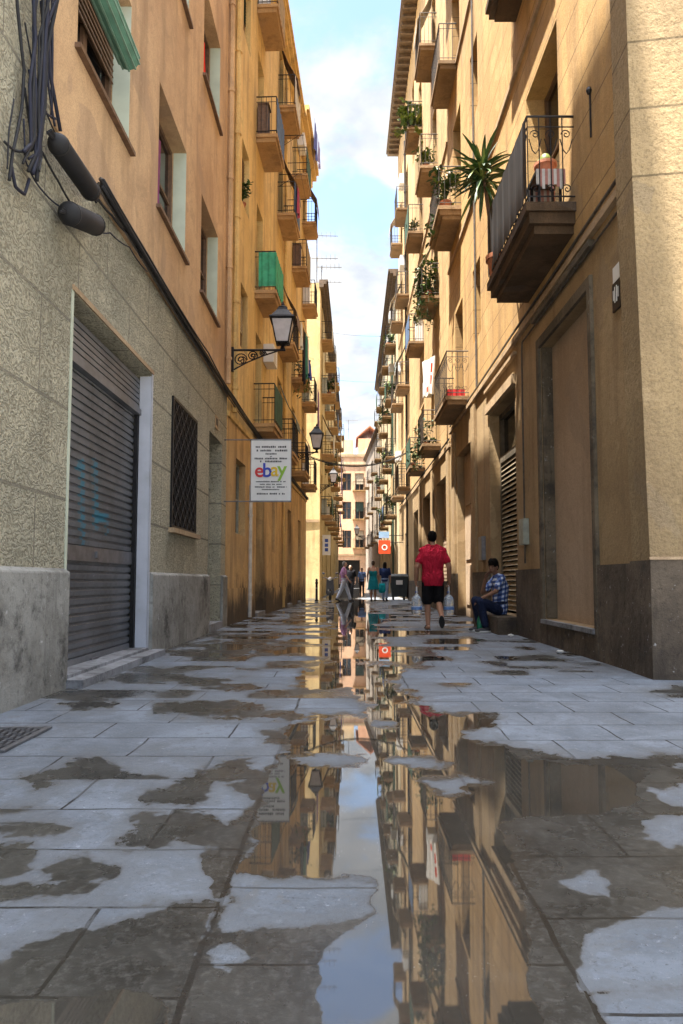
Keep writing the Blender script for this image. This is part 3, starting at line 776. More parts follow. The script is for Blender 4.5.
# grey green street door
a, b, c, d, dep = DR
dm = MB(); e = -dep
FA.box(dm, a + .01, b - .01, .14, 2.7, e, e + .05); FA.box(dm, a + .01, b - .01, 2.7, 2.8, e, e + .09)
for x0 in (a + .1, (a + b) / 2 + .05):
    for z0, z1 in ((.3, 1.0), (1.12, 2.5)): FA.box(dm, x0, x0 + .46, z0, z1, e + .052, e + .068)
do = mk('street_door', dm, M['wood_pale'], A)
tr = MB(); FA.box(tr, a + .01, b - .01, 2.8, d - .01, e - .01, e + .02); mk('transom_pane', tr, M['glass_dark'], do)
hd = MB(); hd.tube([FA.p((a+b)/2 + .03, 1.1, e + .06), FA.p((a+b)/2 + .03, 1.1, e + .11), FA.p((a+b)/2 + .03, 1.25, e + .11), FA.p((a+b)/2 + .03, 1.25, e + .06)], .014, 6); mk('handle', hd, M['steel'], do)
st = MB(); FA.box(st, a, b, 0, .14, e - .02, .06); mk('threshold', st, M['step'], A)
# small house number tile, two worn figures
nb = MB(); FA.box(nb, 12.93, 13.23, 3.78, 4.02, .003, .02); no = mk('number_tile', nb, M['stone_trim'], A)
nf = MB()
for q in (12.98, 13.05, 13.13): FA.box(nf, q, q + .03, 3.84, 3.98, .021, .026)
mk('figures', nf, M['iron'], no)
cornice(FA, A, 5.58, 14.25, 22.0, .30, M['salmon'], .4)
strip(FA, A, 5.58, 14.25, 4.70, 4.78, .035, M['salmon'])
pipe(FA, A, 13.95, 4.9, 22.0, .055, M['salmon'])
rb = MB(); rb.tube([Vector((-2.33, 6.0, 6.50)), Vector((-2.33, 7.15, 6.50))], .112, 20)
for i in range(20):
    q = 2 * math.pi * i / 20; o = Vector((math.cos(q) * .113, 0, math.sin(q) * .113)); rb.cur = 1
    if i % 2: rb.tube([Vector((-2.33, 5.99, 6.50)) + o, Vector((-2.33, 7.16, 6.50)) + o], .013, 4)
bl = mk('rolled_blind', rb, [plain('green blind slats', (.10, .24, .17), .6), plain('pale green blind slats', (.17, .30, .22), .6)], A)
cd = MB(); cd.tube([(-2.33, 6.3, 6.63), (-2.45, 6.3, 7.45)], .008, 4); cd.tube([(-2.33, 6.9, 6.63), (-2.45, 6.9, 7.45)], .008, 4); mk('cord', cd, M['cable_grey'], bl)

# cloth at two of the windows
def cloth_panel(name, label, cat, p, q, drop, mat, wav=.03, group=None, n=14, m=8, taper=1.0, thick=.008, slant=0):
    p, q = Vector(p), Vector(q); d = q - p; nn = d.cross(Vector((0, 0, 1))).normalized(); mb = MB(); ph = random.random() * 6
    G = []
    for j in range(m + 1):
        t = j / m; row = []
        for i in range(n + 1):
            s_ = i / n; k = .5 + (s_ - .5) * (1 + (taper - 1) * t)
            w = wav * (.35 + .65 * t) * (math.sin(s_ * 13 + ph + t * 1.5) + .5 * math.sin(s_ * 29 + ph * 2))
            row.append(p + d * (k + slant * t) + nn * w + Vector((0, 0, -drop * t * (1 + .05 * math.sin(s_ * 9 + ph)) - .02 * math.sin(math.pi * s_))))
        G.append(row)
    for j in range(m):
        for i in range(n):
            a = [G[j][i], G[j][i+1], G[j+1][i+1], G[j+1][i]]
            mb.face(a); mb.face([v + nn * thick for v in a][::-1])
    for i in range(n):
        mb.face([G[0][i], G[0][i] + nn * thick, G[0][i+1] + nn * thick, G[0][i+1]]); mb.face([G[m][i], G[m][i+1], G[m][i+1] + nn * thick, G[m][i] + nn * thick])
    for j in range(m):
        mb.face([G[j][0], G[j+1][0], G[j+1][0] + nn * thick, G[j][0] + nn * thick]); mb.face([G[j][n], G[j][n] + nn * thick, G[j+1][n] + nn * thick, G[j+1][n]])
    return tag(mk(name, mb, mat, smooth=False), label, cat, group)
def cloth_mat(name, col): return plain(name, col, .85, 0, .2, 12, .1, .2)
cloth_panel('towel', 'bright red cloth hung in a salmon wall window on the left', 'towel', (-2.60, 11.7, 10.75), (-2.60, 12.2, 10.75), .75, cloth_mat('red cloth', (.6, .03, .015)))
cloth_panel('curtain', 'purple pink curtain in the middle window of the salmon wall', 'curtain', (-2.63, 9.0, 7.1), (-2.63, 9.5, 7.1), 1.15, cloth_mat('purple cloth', (.22, .06, .14)))

# ================================================================== LEFT, second building (yellow ochre, balconies)
FB = Fac((-2.47, 14.25), (-1.75, 30.5), 1)
B = thing('apartment_building', 'yellow ochre block with balconies and washing, second on the left beyond the salmon wall', 'building', (-2.1, 22, 0))
b_ = FB.sy
gops = [(b_(15.3), b_(16.4), 1.95, 3.62, .2), (b_(17.9), b_(19.2), 0, 3.75, .3), (b_(20.6), b_(21.2), 1.75, 3.5, .15), (b_(24.2), b_(25.3), 0, 3.4, .25), (b_(27.4), b_(28.4), 0, 3.3, .25)]
wall('ground_floor_wall', B, M['ochre_ground'], FB, 0, FB.len, 0, 4.35, gops, top=False)
floors = (4.86, 8.3, 12.45, 16.0)
uops = []; bal = []
for z in floors:
    uops.append((b_(15.6), b_(16.5), z + 1.4, z + (2.9 if z < 14 else 2.5), .2))
    for y0, w in ((17.35, 1.45), (21.25, 1.5), (25.0, 1.5), (28.5, 1.3)):
        m = y0 + w / 2; uops.append((b_(m - .48), b_(m + .48), z + .01, z + 2.45, .25)); bal.append((b_(y0), b_(y0 + w), z, y0))
wall('upper_wall', B, M['ochre_left'], FB, 0, FB.len, 4.35, 19.0, uops)
for i, o in enumerate(uops): window(FB, o, B, ('half', 'casement', 'blind', 'casement', 'half')[i % 5])
for o in gops[0:1]: window(FB, o, B, 'casement', frame=M['wood_pale'])
for o in gops[2:3]: window(FB, o, B, 'casement', frame=M['wood'])
for k, o in enumerate((gops[1], gops[3], gops[4])):
    dm = MB(); a, b, c, d, dep = o; e = -dep
    FB.box(dm, a + .01, b - .01, .1, d - .01, e - .03, e + .03)
    for x0, x1 in ((a + .1, (a + b) / 2 - .05), ((a + b) / 2 + .05, b - .1)):
        for z0, z1 in ((.3, 1.1), (1.25, 2.4), (2.5, d - .15)): FB.box(dm, x0, x1, z0, z1, e + .032, e + .05)
    do = mk('street_door', dm, (M['wood_pale'], M['wood'], M['green_paint'])[k], B)
    hd = MB(); hd.lathe(FB.p((a + b) / 2 + .12, 1.1, e + .08), [(.02, -.03), (.035, 0), (.02, .03)], 8); mk('handle', hd, M['steel'], do)
    st = MB(); FB.box(st, a, b, 0, .1, e - .03, .05); mk('threshold', st, M['step'], B)
SCR = [ribbed('reed screen', (.30, .21, .10), 1, .03, (.1, .07, .03), .8, 0), ribbed('pale canvas screen', (.55, .52, .46), 1, .03, (.1, .07, .03), .8, 0), ribbed('blue canvas screen', (.08, .14, .26), 1, .03, (.1, .07, .03), .8, 0), ribbed('dark green mesh screen', (.03, .08, .05), 1, .03, (.1, .07, .03), .8, 0)]
rb_ = random.Random(21)
green = ribbed('green privacy fabric', (.035, .34, .19), 1, .1, (.02, .2, .12), .7, 0)
n_ = green.node_tree
for a, b, z, y0 in bal:
    cl = (green, 'all') if (y0 == 17.35 and z == 8.3) else None
    if cl is None and rb_.random() < .3: cl = (rb_.choice(SCR), 'front')
    balcony(FB, B, a, b, z, .56, M['slab_l'], M['iron'], 1.02, .2, cl)
    if (y0, z) not in ((17.35, 8.3),): clutter(FB, B, a, b, z, .56, rb_)
cornice(FB, B, b_(26.2), FB.len + .25, 18.75, .50, M['ochre_left'], .75, .55)
cornice(FB, B, .02, b_(26.2), 18.8, .35, M['ochre_left'], .45)
strip(FB, B, .02, FB.len, 4.33, 4.43, .05, M['ochre_left'])
pipe(FB, B, b_(14.75), 4.5, 18.8, .06, M['ochre_left'])
wp = plain('white paint on pipe', (.62, .60, .54), .6)
pipe(FB, B, b_(16.75), .05, 3.2, .045, wp)
pipe(FB, B, b_(22.8), .05, 18.4, .05, M['ochre_left'], off=.06)
# plinth is only a dirty render band here
strip(FB, B, .02, b_(17.4), 0, .75, .03, M['ochre_ground'], 'plinth', .003); strip(FB, B, b_(19.35), b_(24.0), 0, .7, .03, M['ochre_ground'], 'plinth', .003)

# ================================================================== LEFT, third building past the side street
FC = Fac((-1.36, 36), (-.78, 72), 1)
Cb = thing('apartment_building', 'pale yellow block with small balconies past the side street on the left', 'building', (-1.2, 50, 0))
c_ = FC.sy; cf = (4.4, 7.7, 11.0, 14.0)
cops = [(c_(y), c_(y + 1.1), z + .01, z + 2.3, .2) for z in cf for y in (37.6, 41.6, 46, 51, 57, 63, 69)]
cg = [(c_(y), c_(y + 1.8), 0, 3.1, .25) for y in (38, 43, 50, 58, 66)]
wall('ground_floor_wall', Cb, M['far_pale'], FC, 0, FC.len, 0, 4.0, cg, top=False); wall('upper_wall', Cb, M['far_pale'], FC, 0, FC.len, 4.0, 16.6, cops)
for i, o in enumerate(cops): window(FC, o, Cb, ('half', 'blind', 'casement')[i % 3])
for o in cg:
    dm = MB(); a, b, c, d, dep = o; FC.box(dm, a + .01, b - .01, 0, d - .01, -dep - .03, -dep + .03); FC.box(dm, (a+b)/2 - .03, (a+b)/2 + .03, .05, d - .05, -dep + .032, -dep + .06)
    mk('shop_door', dm, random.choice([M['wood'], M['iron'], M['green_paint']]), Cb)
for i, o in enumerate(cops): balcony(FC, Cb, o[0] - .35, o[1] + .35, o[2] - .01, .6 + .08 * (i % 3), M['slab_l'], M['iron'], 1.0, .16, (rb_.choice(SCR), 'front') if rb_.random() < .4 else None, .16); clutter(FC, Cb, o[0] - .35, o[1] + .35, o[2], .6, rb_)
cornice(FC, Cb, -.2, FC.len, 16.3, .42, M['eave'], .4)
sf = MB()                                            # the face on the side street, with its own openings
FS = Fac((-1.36, 36), (-9, 36), 1); FS.n = Vector((0, -1, 0))
for z in (4.4, 7.7, 11.0): window(FS, (1.2, 2.2, z, z + 2.0, -.02), Cb, 'casement', off=-.06)
strip(FS, Cb, .05, 4, 3.9, 4.05, .06, M['stone_trim'], o0=.003)

# ================================================================== END of the street
FE = Fac((-9, 80), (9, 80), 1); FE.n = Vector((0, -1, 0))
E = thing('apartment_building', 'salmon pink block closing the far end of the street', 'building', (0, 80, 0))
eops = [(a, a + 1.0, z, z + 2.0, .2) for z in (4.6, 7.9, 11.2) for a in (6.5, 8.6, 10.05)]
wall('wall', E, M['far_salmon'], FE, 0, 18, 0, 15.4, eops + [(8.0, 10.6, 0, 3.2, .3)], thick=8)
for i, o in enumerate(eops):
    window(FE, o, E, ('blind', 'casement', 'half')[i % 3])
    if i % 3 == 2: balcony(FE, E, o[0] - .3, o[1] + .3, o[2] - .01, .55, M['slab_l'], M['iron'], 1.0, .16, None, .2)
dm = MB(); FE.box(dm, 8.02, 10.58, 0, 3.18, -.33, -.28); mk('shop_door', dm, M['iron'], E)
strip(FE, E, 0, 18, 14.2, 14.5, .12, M['far_cream']); strip(FE, E, 0, 18, 15.1, 15.4, .15, M['stone_trim'], 'parapet', .003); strip(FE, E, 0, 18, 3.7, 3.9, .1, M['stone_trim'])
pt = MB(); pt.box(-.6, .9, 81, 85, 15.41, 17.3); mk('roof_hut', pt, M['far_cream'], E)
def gable(name, label, x0, x1, y0, y1, z, zr, wm):
    t = thing(name, label, 'house', ((x0 + x1) / 2, y0, 0)); b = MB(); b.box(x0, x1, y0, y1, 0, z); mk('wall', b, wm, t)
    r = MB(); xm = (x0 + x1) / 2
    for s_, xa in ((-1, x0 - .3), (1, x1 + .3)):
        r.hexa([(xa, y0 - .3, z - .05), (xm, y0 - .3, zr), (xm, y1, zr), (xa, y1, z - .05), (xa, y0 - .3, z + .1), (xm, y0 - .3, zr + .15), (xm, y1, zr + .15), (xa, y1, z + .1)])
    mk('roof', r, M['tile'], t); return t
gh = gable('roof_house', 'far house with a red tiled gable showing above the right hand roofs', 1.6, 4.6, 90, 97, 19.3, 20.8, M['far_salmon'])
gable('roof_house', 'far low house with a tiled gable showing above the salmon end block on the left', -2.6, .6, 92, 98, 18.2, 19.6, M['far_cream'])
# ================================================================== RIGHT, first building (orange ochre, corner)
FR = Fac((2.94, 0), (2.94, 10), -1)
Rb = thing('apartment_building', 'orange ochre corner block with dark stained base, nearest on the right', 'building', (2.94, 12, 0))
Y0, Y1, RH = 6.75, 19.4, 24.5
PN = (8.22, 10.36, .36, 4.42, .16); LV = (12.0, 14.2, .30, 4.3, .27); D1 = (16.1, 18.4, .0, 4.2, .22)
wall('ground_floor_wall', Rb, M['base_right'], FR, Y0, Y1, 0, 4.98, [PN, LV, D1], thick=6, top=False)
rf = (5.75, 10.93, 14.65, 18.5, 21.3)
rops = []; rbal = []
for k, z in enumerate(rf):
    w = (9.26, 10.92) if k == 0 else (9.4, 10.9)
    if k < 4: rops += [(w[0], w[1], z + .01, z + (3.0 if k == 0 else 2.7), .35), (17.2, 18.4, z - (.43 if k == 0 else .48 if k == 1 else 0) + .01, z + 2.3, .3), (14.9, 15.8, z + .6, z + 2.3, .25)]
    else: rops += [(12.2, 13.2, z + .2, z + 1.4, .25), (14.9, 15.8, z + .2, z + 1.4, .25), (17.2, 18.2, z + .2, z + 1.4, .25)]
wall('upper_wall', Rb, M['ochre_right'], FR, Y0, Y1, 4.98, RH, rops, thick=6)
for i, o in enumerate(rops):
    if i in (1, 4, 7, 10): shutters(FR, o, Rb, M['wood'])
    else: window(FR, o, Rb, 'half' if i % 4 == 0 and i else 'casement')
mesh_black = ribbed('black balcony mesh', (.007, .008, .011), 1, .02, (.01, .01, .01), .6, 0)
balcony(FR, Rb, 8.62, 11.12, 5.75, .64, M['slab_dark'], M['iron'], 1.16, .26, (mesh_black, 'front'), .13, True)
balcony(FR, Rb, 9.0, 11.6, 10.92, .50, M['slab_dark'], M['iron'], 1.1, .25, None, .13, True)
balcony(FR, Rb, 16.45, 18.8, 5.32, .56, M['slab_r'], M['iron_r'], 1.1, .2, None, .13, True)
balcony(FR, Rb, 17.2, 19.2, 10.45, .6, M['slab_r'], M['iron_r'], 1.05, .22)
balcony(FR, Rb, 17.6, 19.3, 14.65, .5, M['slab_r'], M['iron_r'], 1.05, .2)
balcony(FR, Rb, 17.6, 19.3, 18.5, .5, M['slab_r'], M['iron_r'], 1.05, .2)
for z, o in ((5.0, .07), (9.6, .05), (14.56, .05), (18.0, .05)): strip(FR, Rb, 6.9, Y1, z, z + .09, o, M['stone_trim'])
# timber eave with rafters
def eave(F, parent, a0, a1, z, out):
    mb = MB(); F.box(mb, a0, a1, z, z + .12, -.3, out); F.box(mb, a0, a1, z + .12, z + .26, -.3, out + .06)
    a = a0 + .1
    while a < a1 - .1: F.box(mb, a, a + .09, z - .14, z - .003, .003, out - .05); a += .45
    return mk('eave', mb, M['eave'], parent)
eave(FR, Rb, Y0, Y1, RH, .60)
# end face on the square: a few degrees off square, its roughcast corner leaning back
FEn = Fac((2.94, 6.75), (14.9, 5.0), 1); FEn.n = -Vector((-FEn.t.y, FEn.t.x, 0)).normalized()
if FEn.n.y > 0: FEn.n = -FEn.n
mb = MB()
zs = [1.12, 5.0, 12, RH]; lean = [.0, -.06, -.10, -.12]
for i in range(3):
    q = []
    for z, l in ((zs[i], lean[i]), (zs[i+1], lean[i+1])):
        q.append([FEn.p(-.035 + l, z, .10), FEn.p(11.5, z, .10), FEn.p(11.5, z, -.25), Vector((2.94 - .03 + l, 7.12, z))])
    mb.hexa(q[0] + q[1])
mk('end_wall', mb, M['end_face'], Rb)
mb = MB(); mb.hexa([FEn.p(-.05, 0, .14), FEn.p(11.5, 0, .14), FEn.p(11.5, 0, -.2), Vector((2.885, 7.14, 0)), FEn.p(-.04, 1.12, .125), FEn.p(11.5, 1.12, .125), FEn.p(11.5, 1.12, -.2), Vector((2.892, 7.14, 1.12))])
cp = mk('corner_plinth', mb, M['plinth_r'], Rb)
# the plinth runs on
mb = MB(); mb.hexa([FEn.p(-.045, 1.122, .135), FEn.p(11.5, 1.122, .135), FEn.p(11.5, 1.122, .08), FEn.p(-.045, 1.122, .08), FEn.p(-.045, 1.15, .115), FEn.p(11.5, 1.15, .115), FEn.p(11.5, 1.15, .08), FEn.p(-.045, 1.15, .08)]); mk('plinth_ledge', mb, M['stone_trim'], Rb)
for a0, a1 in ((7.14, PN[0] - .12), (PN[1] + .12, LV[0] - .02), (LV[1] + .02, D1[0] - .02), (D1[1] + .02, Y1)):
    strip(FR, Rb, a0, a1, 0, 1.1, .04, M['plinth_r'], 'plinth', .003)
# blind doorway filled with a panel
a, b, c, d, dep = PN
mb = MB(); FR.box(mb, a + .003, b - .003, c + .003, d - .003, -dep - .06, -dep + .004); mk('door_panel', mb, M['panel'], Rb)
mb = MB()
FR.box(mb, a - .11, a - .002, 0, d + .14, -.1, .045); FR.box(mb, b + .002, b + .11, 0, d + .14, -.1, .045); FR.box(mb, a, b, d + .002, d + .14, -.1, .045)
FR.box(mb, a - .2, b + .2, d + .45, d + .53, -.01, .08)
FR.box(mb, a + .003, a + .06, c + .01, d - .005, -dep + .006, -.004); FR.box(mb, b - .06, b - .003, c + .01, d - .005, -dep + .006, -.004)
mk('door_surround', mb, M['panel_frame'], Rb)
mb = MB(); FR.box(mb, a - .12, b + .12, 0, c - .06, .003, .05); mk('door_base', mb, M['plinth_r'], Rb)
mb = MB(); FR.box(mb, a - .02, b + .02, c - .06, c - .002, -dep + .005, .075); mk('door_sill', mb, M['step'], Rb)
# louvred opening where the man sits
a, b, c, d, dep = LV
e = -dep; mb = MB()
FR.box(mb, a + .005, a + .10, c, d - .005, e - .05, e + .06); FR.box(mb, b - .10, b - .005, c, d - .005, e - .05, e + .06)
FR.box(mb, a + .1, b - .1, d - .105, d - .005, e - .05, e + .06); FR.box(mb, a + .1, b - .1, 3.28, 3.42, e - .05, e + .08)
fr = mk('shutter_frame', mb, M['panel_frame'], Rb)
lv = MB(); z = c + .05
while z < 3.26:
    lv.hexa([FR.p(a+.1,z,e+.05), FR.p(b-.1,z,e+.05), FR.p(b-.1,z,e+.064), FR.p(a+.1,z,e+.064), FR.p(a+.1,z+.075,e-.01), FR.p(b-.1,z+.075,e-.01), FR.p(b-.1,z+.075,e+.004), FR.p(a+.1,z+.075,e+.004)]); z += .095
mk('louvres', lv, plain('weathered cream louvre slats', (.42, .36, .25), .7, 0, .35, 9, .1), fr)
z = MB(); FR.box(z, a + .01, b - .01, 3.43, d - .02, e - .07, e - .02); FR.box(z, a + .01, b - .01, c, 3.28, e - .12, e - .06); mk('pane', z, M['glass_dark'], fr)
mb = MB(); FR.box(mb, a - .08, b + .08, d + .03, d + .2, -.01, .07); FR.box(mb, a - .2, b + .2, d + .5, d + .56, -.01, .06); mk('door_hood', mb, M['stone_trim'], Rb)
mb = MB(); FR.box(mb, a - .03, b + .03, 0, c - .003, -dep, .36); mk('door_step', mb, M['plinth_r'], Rb)
# tan recessed door
a, b, c, d, dep = D1
mb = MB(); FR.box(mb, a + .01, b - .01, 0, d - .01, -dep - .05, -dep + .02)
for x0, x1 in ((a + .15, (a+b)/2 - .06), ((a+b)/2 + .06, b - .15)):
    for z0, z1 in ((.3, 1.3), (1.45, 2.7), (2.85, 4.0)): FR.box(mb, x0, x1, z0, z1, -dep + .022, -dep + .045)
mk('street_door', mb, M['panel'], Rb)
for q in (15.55, 18.55):
    strip(FR, Rb, q, q + .45, 1.1, 4.9, .06, M['base_right'], 'pilaster', .003)
# number plates by the corner
pl = MB(); FR.box(pl, 7.27, 7.45, 4.16, 4.33, .003, .02); FR.cur = 0; po = mk('name_plate', pl, M['sign_white'], Rb)
pl = MB(); FR.box(pl, 7.25, 7.47, 3.84, 4.15, .003, .025); pd = mk('number_plate', pl, M['iron'], Rb)
pf = MB()
for q, h in ((7.29, .1), (7.33, .16), (7.38, .16), (7.42, .1)): FR.box(pf, q, q + .016, 4.02 - h * .6, 4.02 + h * .5, .026, .03)
mk('figures', pf, M['sign_white'], pd)
cv = MB(); cv.tube([FR.p(8.0, 6.2, .02), FR.p(8.0, 6.75, .02)], .012, 5); cv.lathe(FR.p(8.0, 6.78, .03), [(.02, -.04), (.035, 0), (.02, .04)], 8); mk('wall_fixture', cv, M['iron'], Rb)

# ================================================================== RIGHT, second building
FR2 = Fac((2.94, 19.4), (2.90, 37.5), -1)
R2 = thing('apartment_building', 'pale ochre block with plant filled balconies, second on the right beyond the corner block', 'building', (2.92, 28, 0))
r_ = FR2.sy
g2 = [(r_(20.4), r_(22.6), 0, 4.0, .25), (r_(24.2), r_(26.4), 0, 4.0, .25), (r_(28.2), r_(30.0), 0, 3.8, .25), (r_(33.0), r_(34.4), 0, 3.2, .2)]
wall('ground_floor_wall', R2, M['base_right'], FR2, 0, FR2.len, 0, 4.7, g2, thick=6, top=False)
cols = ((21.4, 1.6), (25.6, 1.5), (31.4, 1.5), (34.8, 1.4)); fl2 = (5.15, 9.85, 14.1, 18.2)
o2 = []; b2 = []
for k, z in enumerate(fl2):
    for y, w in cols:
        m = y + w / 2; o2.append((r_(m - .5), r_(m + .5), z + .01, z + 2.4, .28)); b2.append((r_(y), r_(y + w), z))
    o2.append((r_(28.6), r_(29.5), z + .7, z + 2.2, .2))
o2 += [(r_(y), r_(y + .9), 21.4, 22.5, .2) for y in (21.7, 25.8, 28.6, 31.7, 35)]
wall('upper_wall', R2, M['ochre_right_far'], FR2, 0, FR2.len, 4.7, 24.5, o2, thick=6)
for i, o in enumerate(o2):
    if i % 3 == 1: shutters(FR2, o, R2, M['wood'])
    else: window(FR2, o, R2, ('half', 'casement')[i % 2])
for a, b, z in b2:
    balcony(FR2, R2, a, b, z, .58, M['slab_r'], M['iron_r'], 1.05, .2, (rb_.choice(SCR), 'front') if rb_.random() < .3 else None, .12); clutter(FR2, R2, a, b, z, .58, rb_)
for k, o in enumerate(g2):
    a, b, c, d, dep = o; mb = MB(); FR2.box(mb, a + .01, b - .01, 0, d - .01, -dep - .05, -dep + .02)
    q = .15
    while q < d - .2: FR2.box(mb, a + .05, b - .05, q, q + .08, -dep + .022, -dep + .035); q += .12
    mk('shop_shutter', mb, (M['panel'], M['wood'], M['steel'], M['green_paint'])[k], R2)
strip(FR2, R2, .02, FR2.len, 4.66, 4.78, .06, M['stone_trim']); strip(FR2, R2, .02, FR2.len, 13.5, 13.58, .05, M['stone_trim'])
strip(FR2, R2, .02, r_(32.5), 0, .9, .04, M['plinth_r'], 'plinth', .003)
for q in (19.6, 23.2, 27.0): strip(FR2, R2, r_(q), r_(q) + .5, .9, 4.6, .05, M['base_right'], 'pilaster', .003)
eave(FR2, R2, 0, FR2.len, 24.5, .60)
pipe(FR2, R2, r_(32.6), .1, 22.2, .05, M['iron_r'], off=.06)

# service runs and boxes on the two right hand fronts
def conduit(F, parent, pts, r, mat, nm='conduit'):
    mb = MB(); mb.tube([F.p(a, z, .035) for a, z in pts], r, 6); mk(nm, mb, mat, parent)
conduit(FR, Rb, [(7.2, 4.86), (10.9, 4.84), (11.3, 4.84), (11.34, 4.7), (11.36, 1.2)], .014, M['cable_grey'])
conduit(FR, Rb, [(6.9, 5.22), (9.0, 5.2), (12, 5.21), (15.2, 5.19), (19.3, 5.2)], .02, M['cable_grey'], 'cable_run')
conduit(FR, Rb, [(15.3, 5.2), (15.32, 9.4), (15.3, 18.0)], .022, M['cable_grey'], 'cable_run')
conduit(FR2, R2, [(.1, 4.9), (4, 4.88), (9, 4.9), (14, 4.87), (17.6, 4.9)], .024, M['cable'], 'cable_run')
for a, z, w, h in ((11.2, 1.5, .3, .42), (14.7, 1.35, .34, .5)):
    mb = MB(); FR.box(mb, a, a + w, z, z + h, .003, .09); FR.box(mb, a + .02, a + w - .02, z + .02, z + h - .02, .091, .098); mk('meter_box', mb, M['wood_pale'] if a < 12 else M['steel'], Rb)

# ================================================================== RIGHT, third and fourth buildings
FR3 = Fac((2.84, 37.6), (3.05, 62), -1)
R3 = thing('apartment_building', 'cream block with green balcony plants in sunlight, third on the right', 'building', (2.7, 50, 0))
q3 = FR3.sy; f3 = (4.6, 7.9, 11.2, 14.4)
o3 = [(q3(y), q3(y + 1.0), z + .01, z + 2.3, .22) for z in f3 for y in (39.4, 43.6, 48.5, 54, 59)]
wall('wall', R3, M['far_cream'], FR3, 0, FR3.len, 0, 18.0, o3 + [(q3(y), q3(y + 1.6), 0, 3.1, .25) for y in (40, 45, 51, 57)], thick=6)
for i, o in enumerate(o3):
    window(FR3, o, R3, ('blind', 'half', 'casement')[i % 3]); balcony(FR3, R3, o[0] - .35, o[1] + .35, o[2] - .01, .6, M['slab_r'], M['iron'], 1.0, .16, (rb_.choice(SCR), 'front') if rb_.random() < .4 else None, .16); clutter(FR3, R3, o[0] - .35, o[1] + .35, o[2], .6, rb_)
for y in (40, 45, 51, 57):
    mb = MB(); FR3.box(mb, q3(y) + .01, q3(y + 1.6) - .01, 0, 3.09, -.3, -.22); mk('shop_door', mb, M['wood'], R3)
cornice(FR3, R3, 0, FR3.len, 17.7, .5, M['eave'], .4)
pipe(FR3, R3, q3(41.8), .1, 17.5, .06, M['green_paint'], off=.06)
FR4 = Fac((2.98, 62.1), (2.25, 79.5), -1)
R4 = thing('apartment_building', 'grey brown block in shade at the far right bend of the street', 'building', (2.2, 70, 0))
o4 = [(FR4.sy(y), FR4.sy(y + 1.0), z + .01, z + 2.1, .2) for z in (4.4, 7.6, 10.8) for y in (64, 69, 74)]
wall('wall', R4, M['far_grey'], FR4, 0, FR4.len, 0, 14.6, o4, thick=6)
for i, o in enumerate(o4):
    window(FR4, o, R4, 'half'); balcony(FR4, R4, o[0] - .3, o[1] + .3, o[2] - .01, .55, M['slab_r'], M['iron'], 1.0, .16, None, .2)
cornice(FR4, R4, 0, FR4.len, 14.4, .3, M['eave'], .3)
# the side of the square facing the camera's back: only its bounce light and reflections matter
# ================================================================== street lamps on scrolled brackets
def lantern_lamp(label, foot, out, ztop, s=1.0, drop=.42, group='wall lanterns along the left side'):
    foot = Vector(foot); out = Vector(out); tip = foot + out; ln = out.length; u = out.normalized(); up = Vector((0, 0, 1))
    t = thing('street_lamp', label, 'street lamp', foot, group)
    b = MB(); z = lambda p, h: p + up * h
    b.tube([foot, tip + u * .06], .022 * s, 6); b.box(foot.x - .03, foot.x + .03, foot.y - .035, foot.y + .035, foot.z - drop * 1.1, foot.z + .06)
    b.tube([z(foot + u * .03, -drop), z(foot + u * (.3 * ln), -drop * .62), z(foot + u * (.62 * ln), -drop * .28), foot + u * (.95 * ln)], .015 * s, 5)
    for f, h, r in ((.16, -.5 * drop, .13), (.40, -.30 * drop, .095), (.60, -.16 * drop, .06)):
        b.tube(spiral(z(foot + u * (f * ln), h), u, up, r * s, 1.9, 26), .012 * s, 5); b.tube(spiral(z(foot + u * (f * ln + .05), h - .02), -u, up, r * .7 * s, 1.4, 20), .010 * s, 5)
    mk('bracket', b, M['iron'], t)
    f = MB(); c = tip
    f.lathe(c, [(.02*s, .0), (.05*s, .03*s), (.03*s, .07*s), (.10*s, .11*s), (.11*s, .13*s)], 10)
    bz, tz, bw, tw = .13 * s, .56 * s, .115 * s, .20 * s
    cor = [(-1, -1), (1, -1), (1, 1), (-1, 1)]
    for i, (x, y) in enumerate(cor):
        f.tube([c + Vector((x * bw, y * bw, bz)), c + Vector((x * tw, y * tw, tz))], .013 * s, 5)
        x2, y2 = cor[(i + 1) % 4]
        f.tube([c + Vector((x * tw, y * tw, tz)), c + Vector((x2 * tw, y2 * tw, tz))], .016 * s, 5); f.tube([c + Vector((x * bw, y * bw, bz)), c + Vector((x2 * bw, y2 * bw, bz))], .014 * s, 5)
    def ring(w, h): return [c + Vector((x * w, y * w, h)) for x, y in cor]
    f.hexa(ring(tw * 1.18, tz + .012 * s) + ring(tw * 1.12, tz + .045 * s)); f.hexa(ring(tw * 1.0, tz + .046 * s) + ring(tw * .52, tz + .19 * s)); f.hexa(ring(tw * .5, tz + .191 * s) + ring(tw * .4, tz + .25 * s))
    f.lathe(c + up * (tz + .25 * s), [(.05*s, 0), (.09*s, .015*s), (.03*s, .05*s), (.035*s, .08*s), (.004, .14*s)], 10)
    mk('lantern_frame', f, M['iron'], t)
    g = MB(); g.hexa(ring(bw * .96, bz + .01) + ring(tw * .96, tz - .005)); mk('lantern_glass', g, M['lamp_glass'], t)
    return t
lantern_lamp('black wall lantern on a scrolled bracket between the salmon and the yellow wall, nearest', (-2.40, 14.5, 5.78), (1.06, 0, 0), 0, 1.12)
lantern_lamp('black wall lantern beyond the white sign, second along the left wall', FB.p(b_(24.6), 5.45, .05), (.92, 0, 0), 0, 1.1)
lantern_lamp('small black wall lantern on the pale block past the side street', (-1.36, 36.4, 5.9), (.7, 0, 0), 0, 1.0)
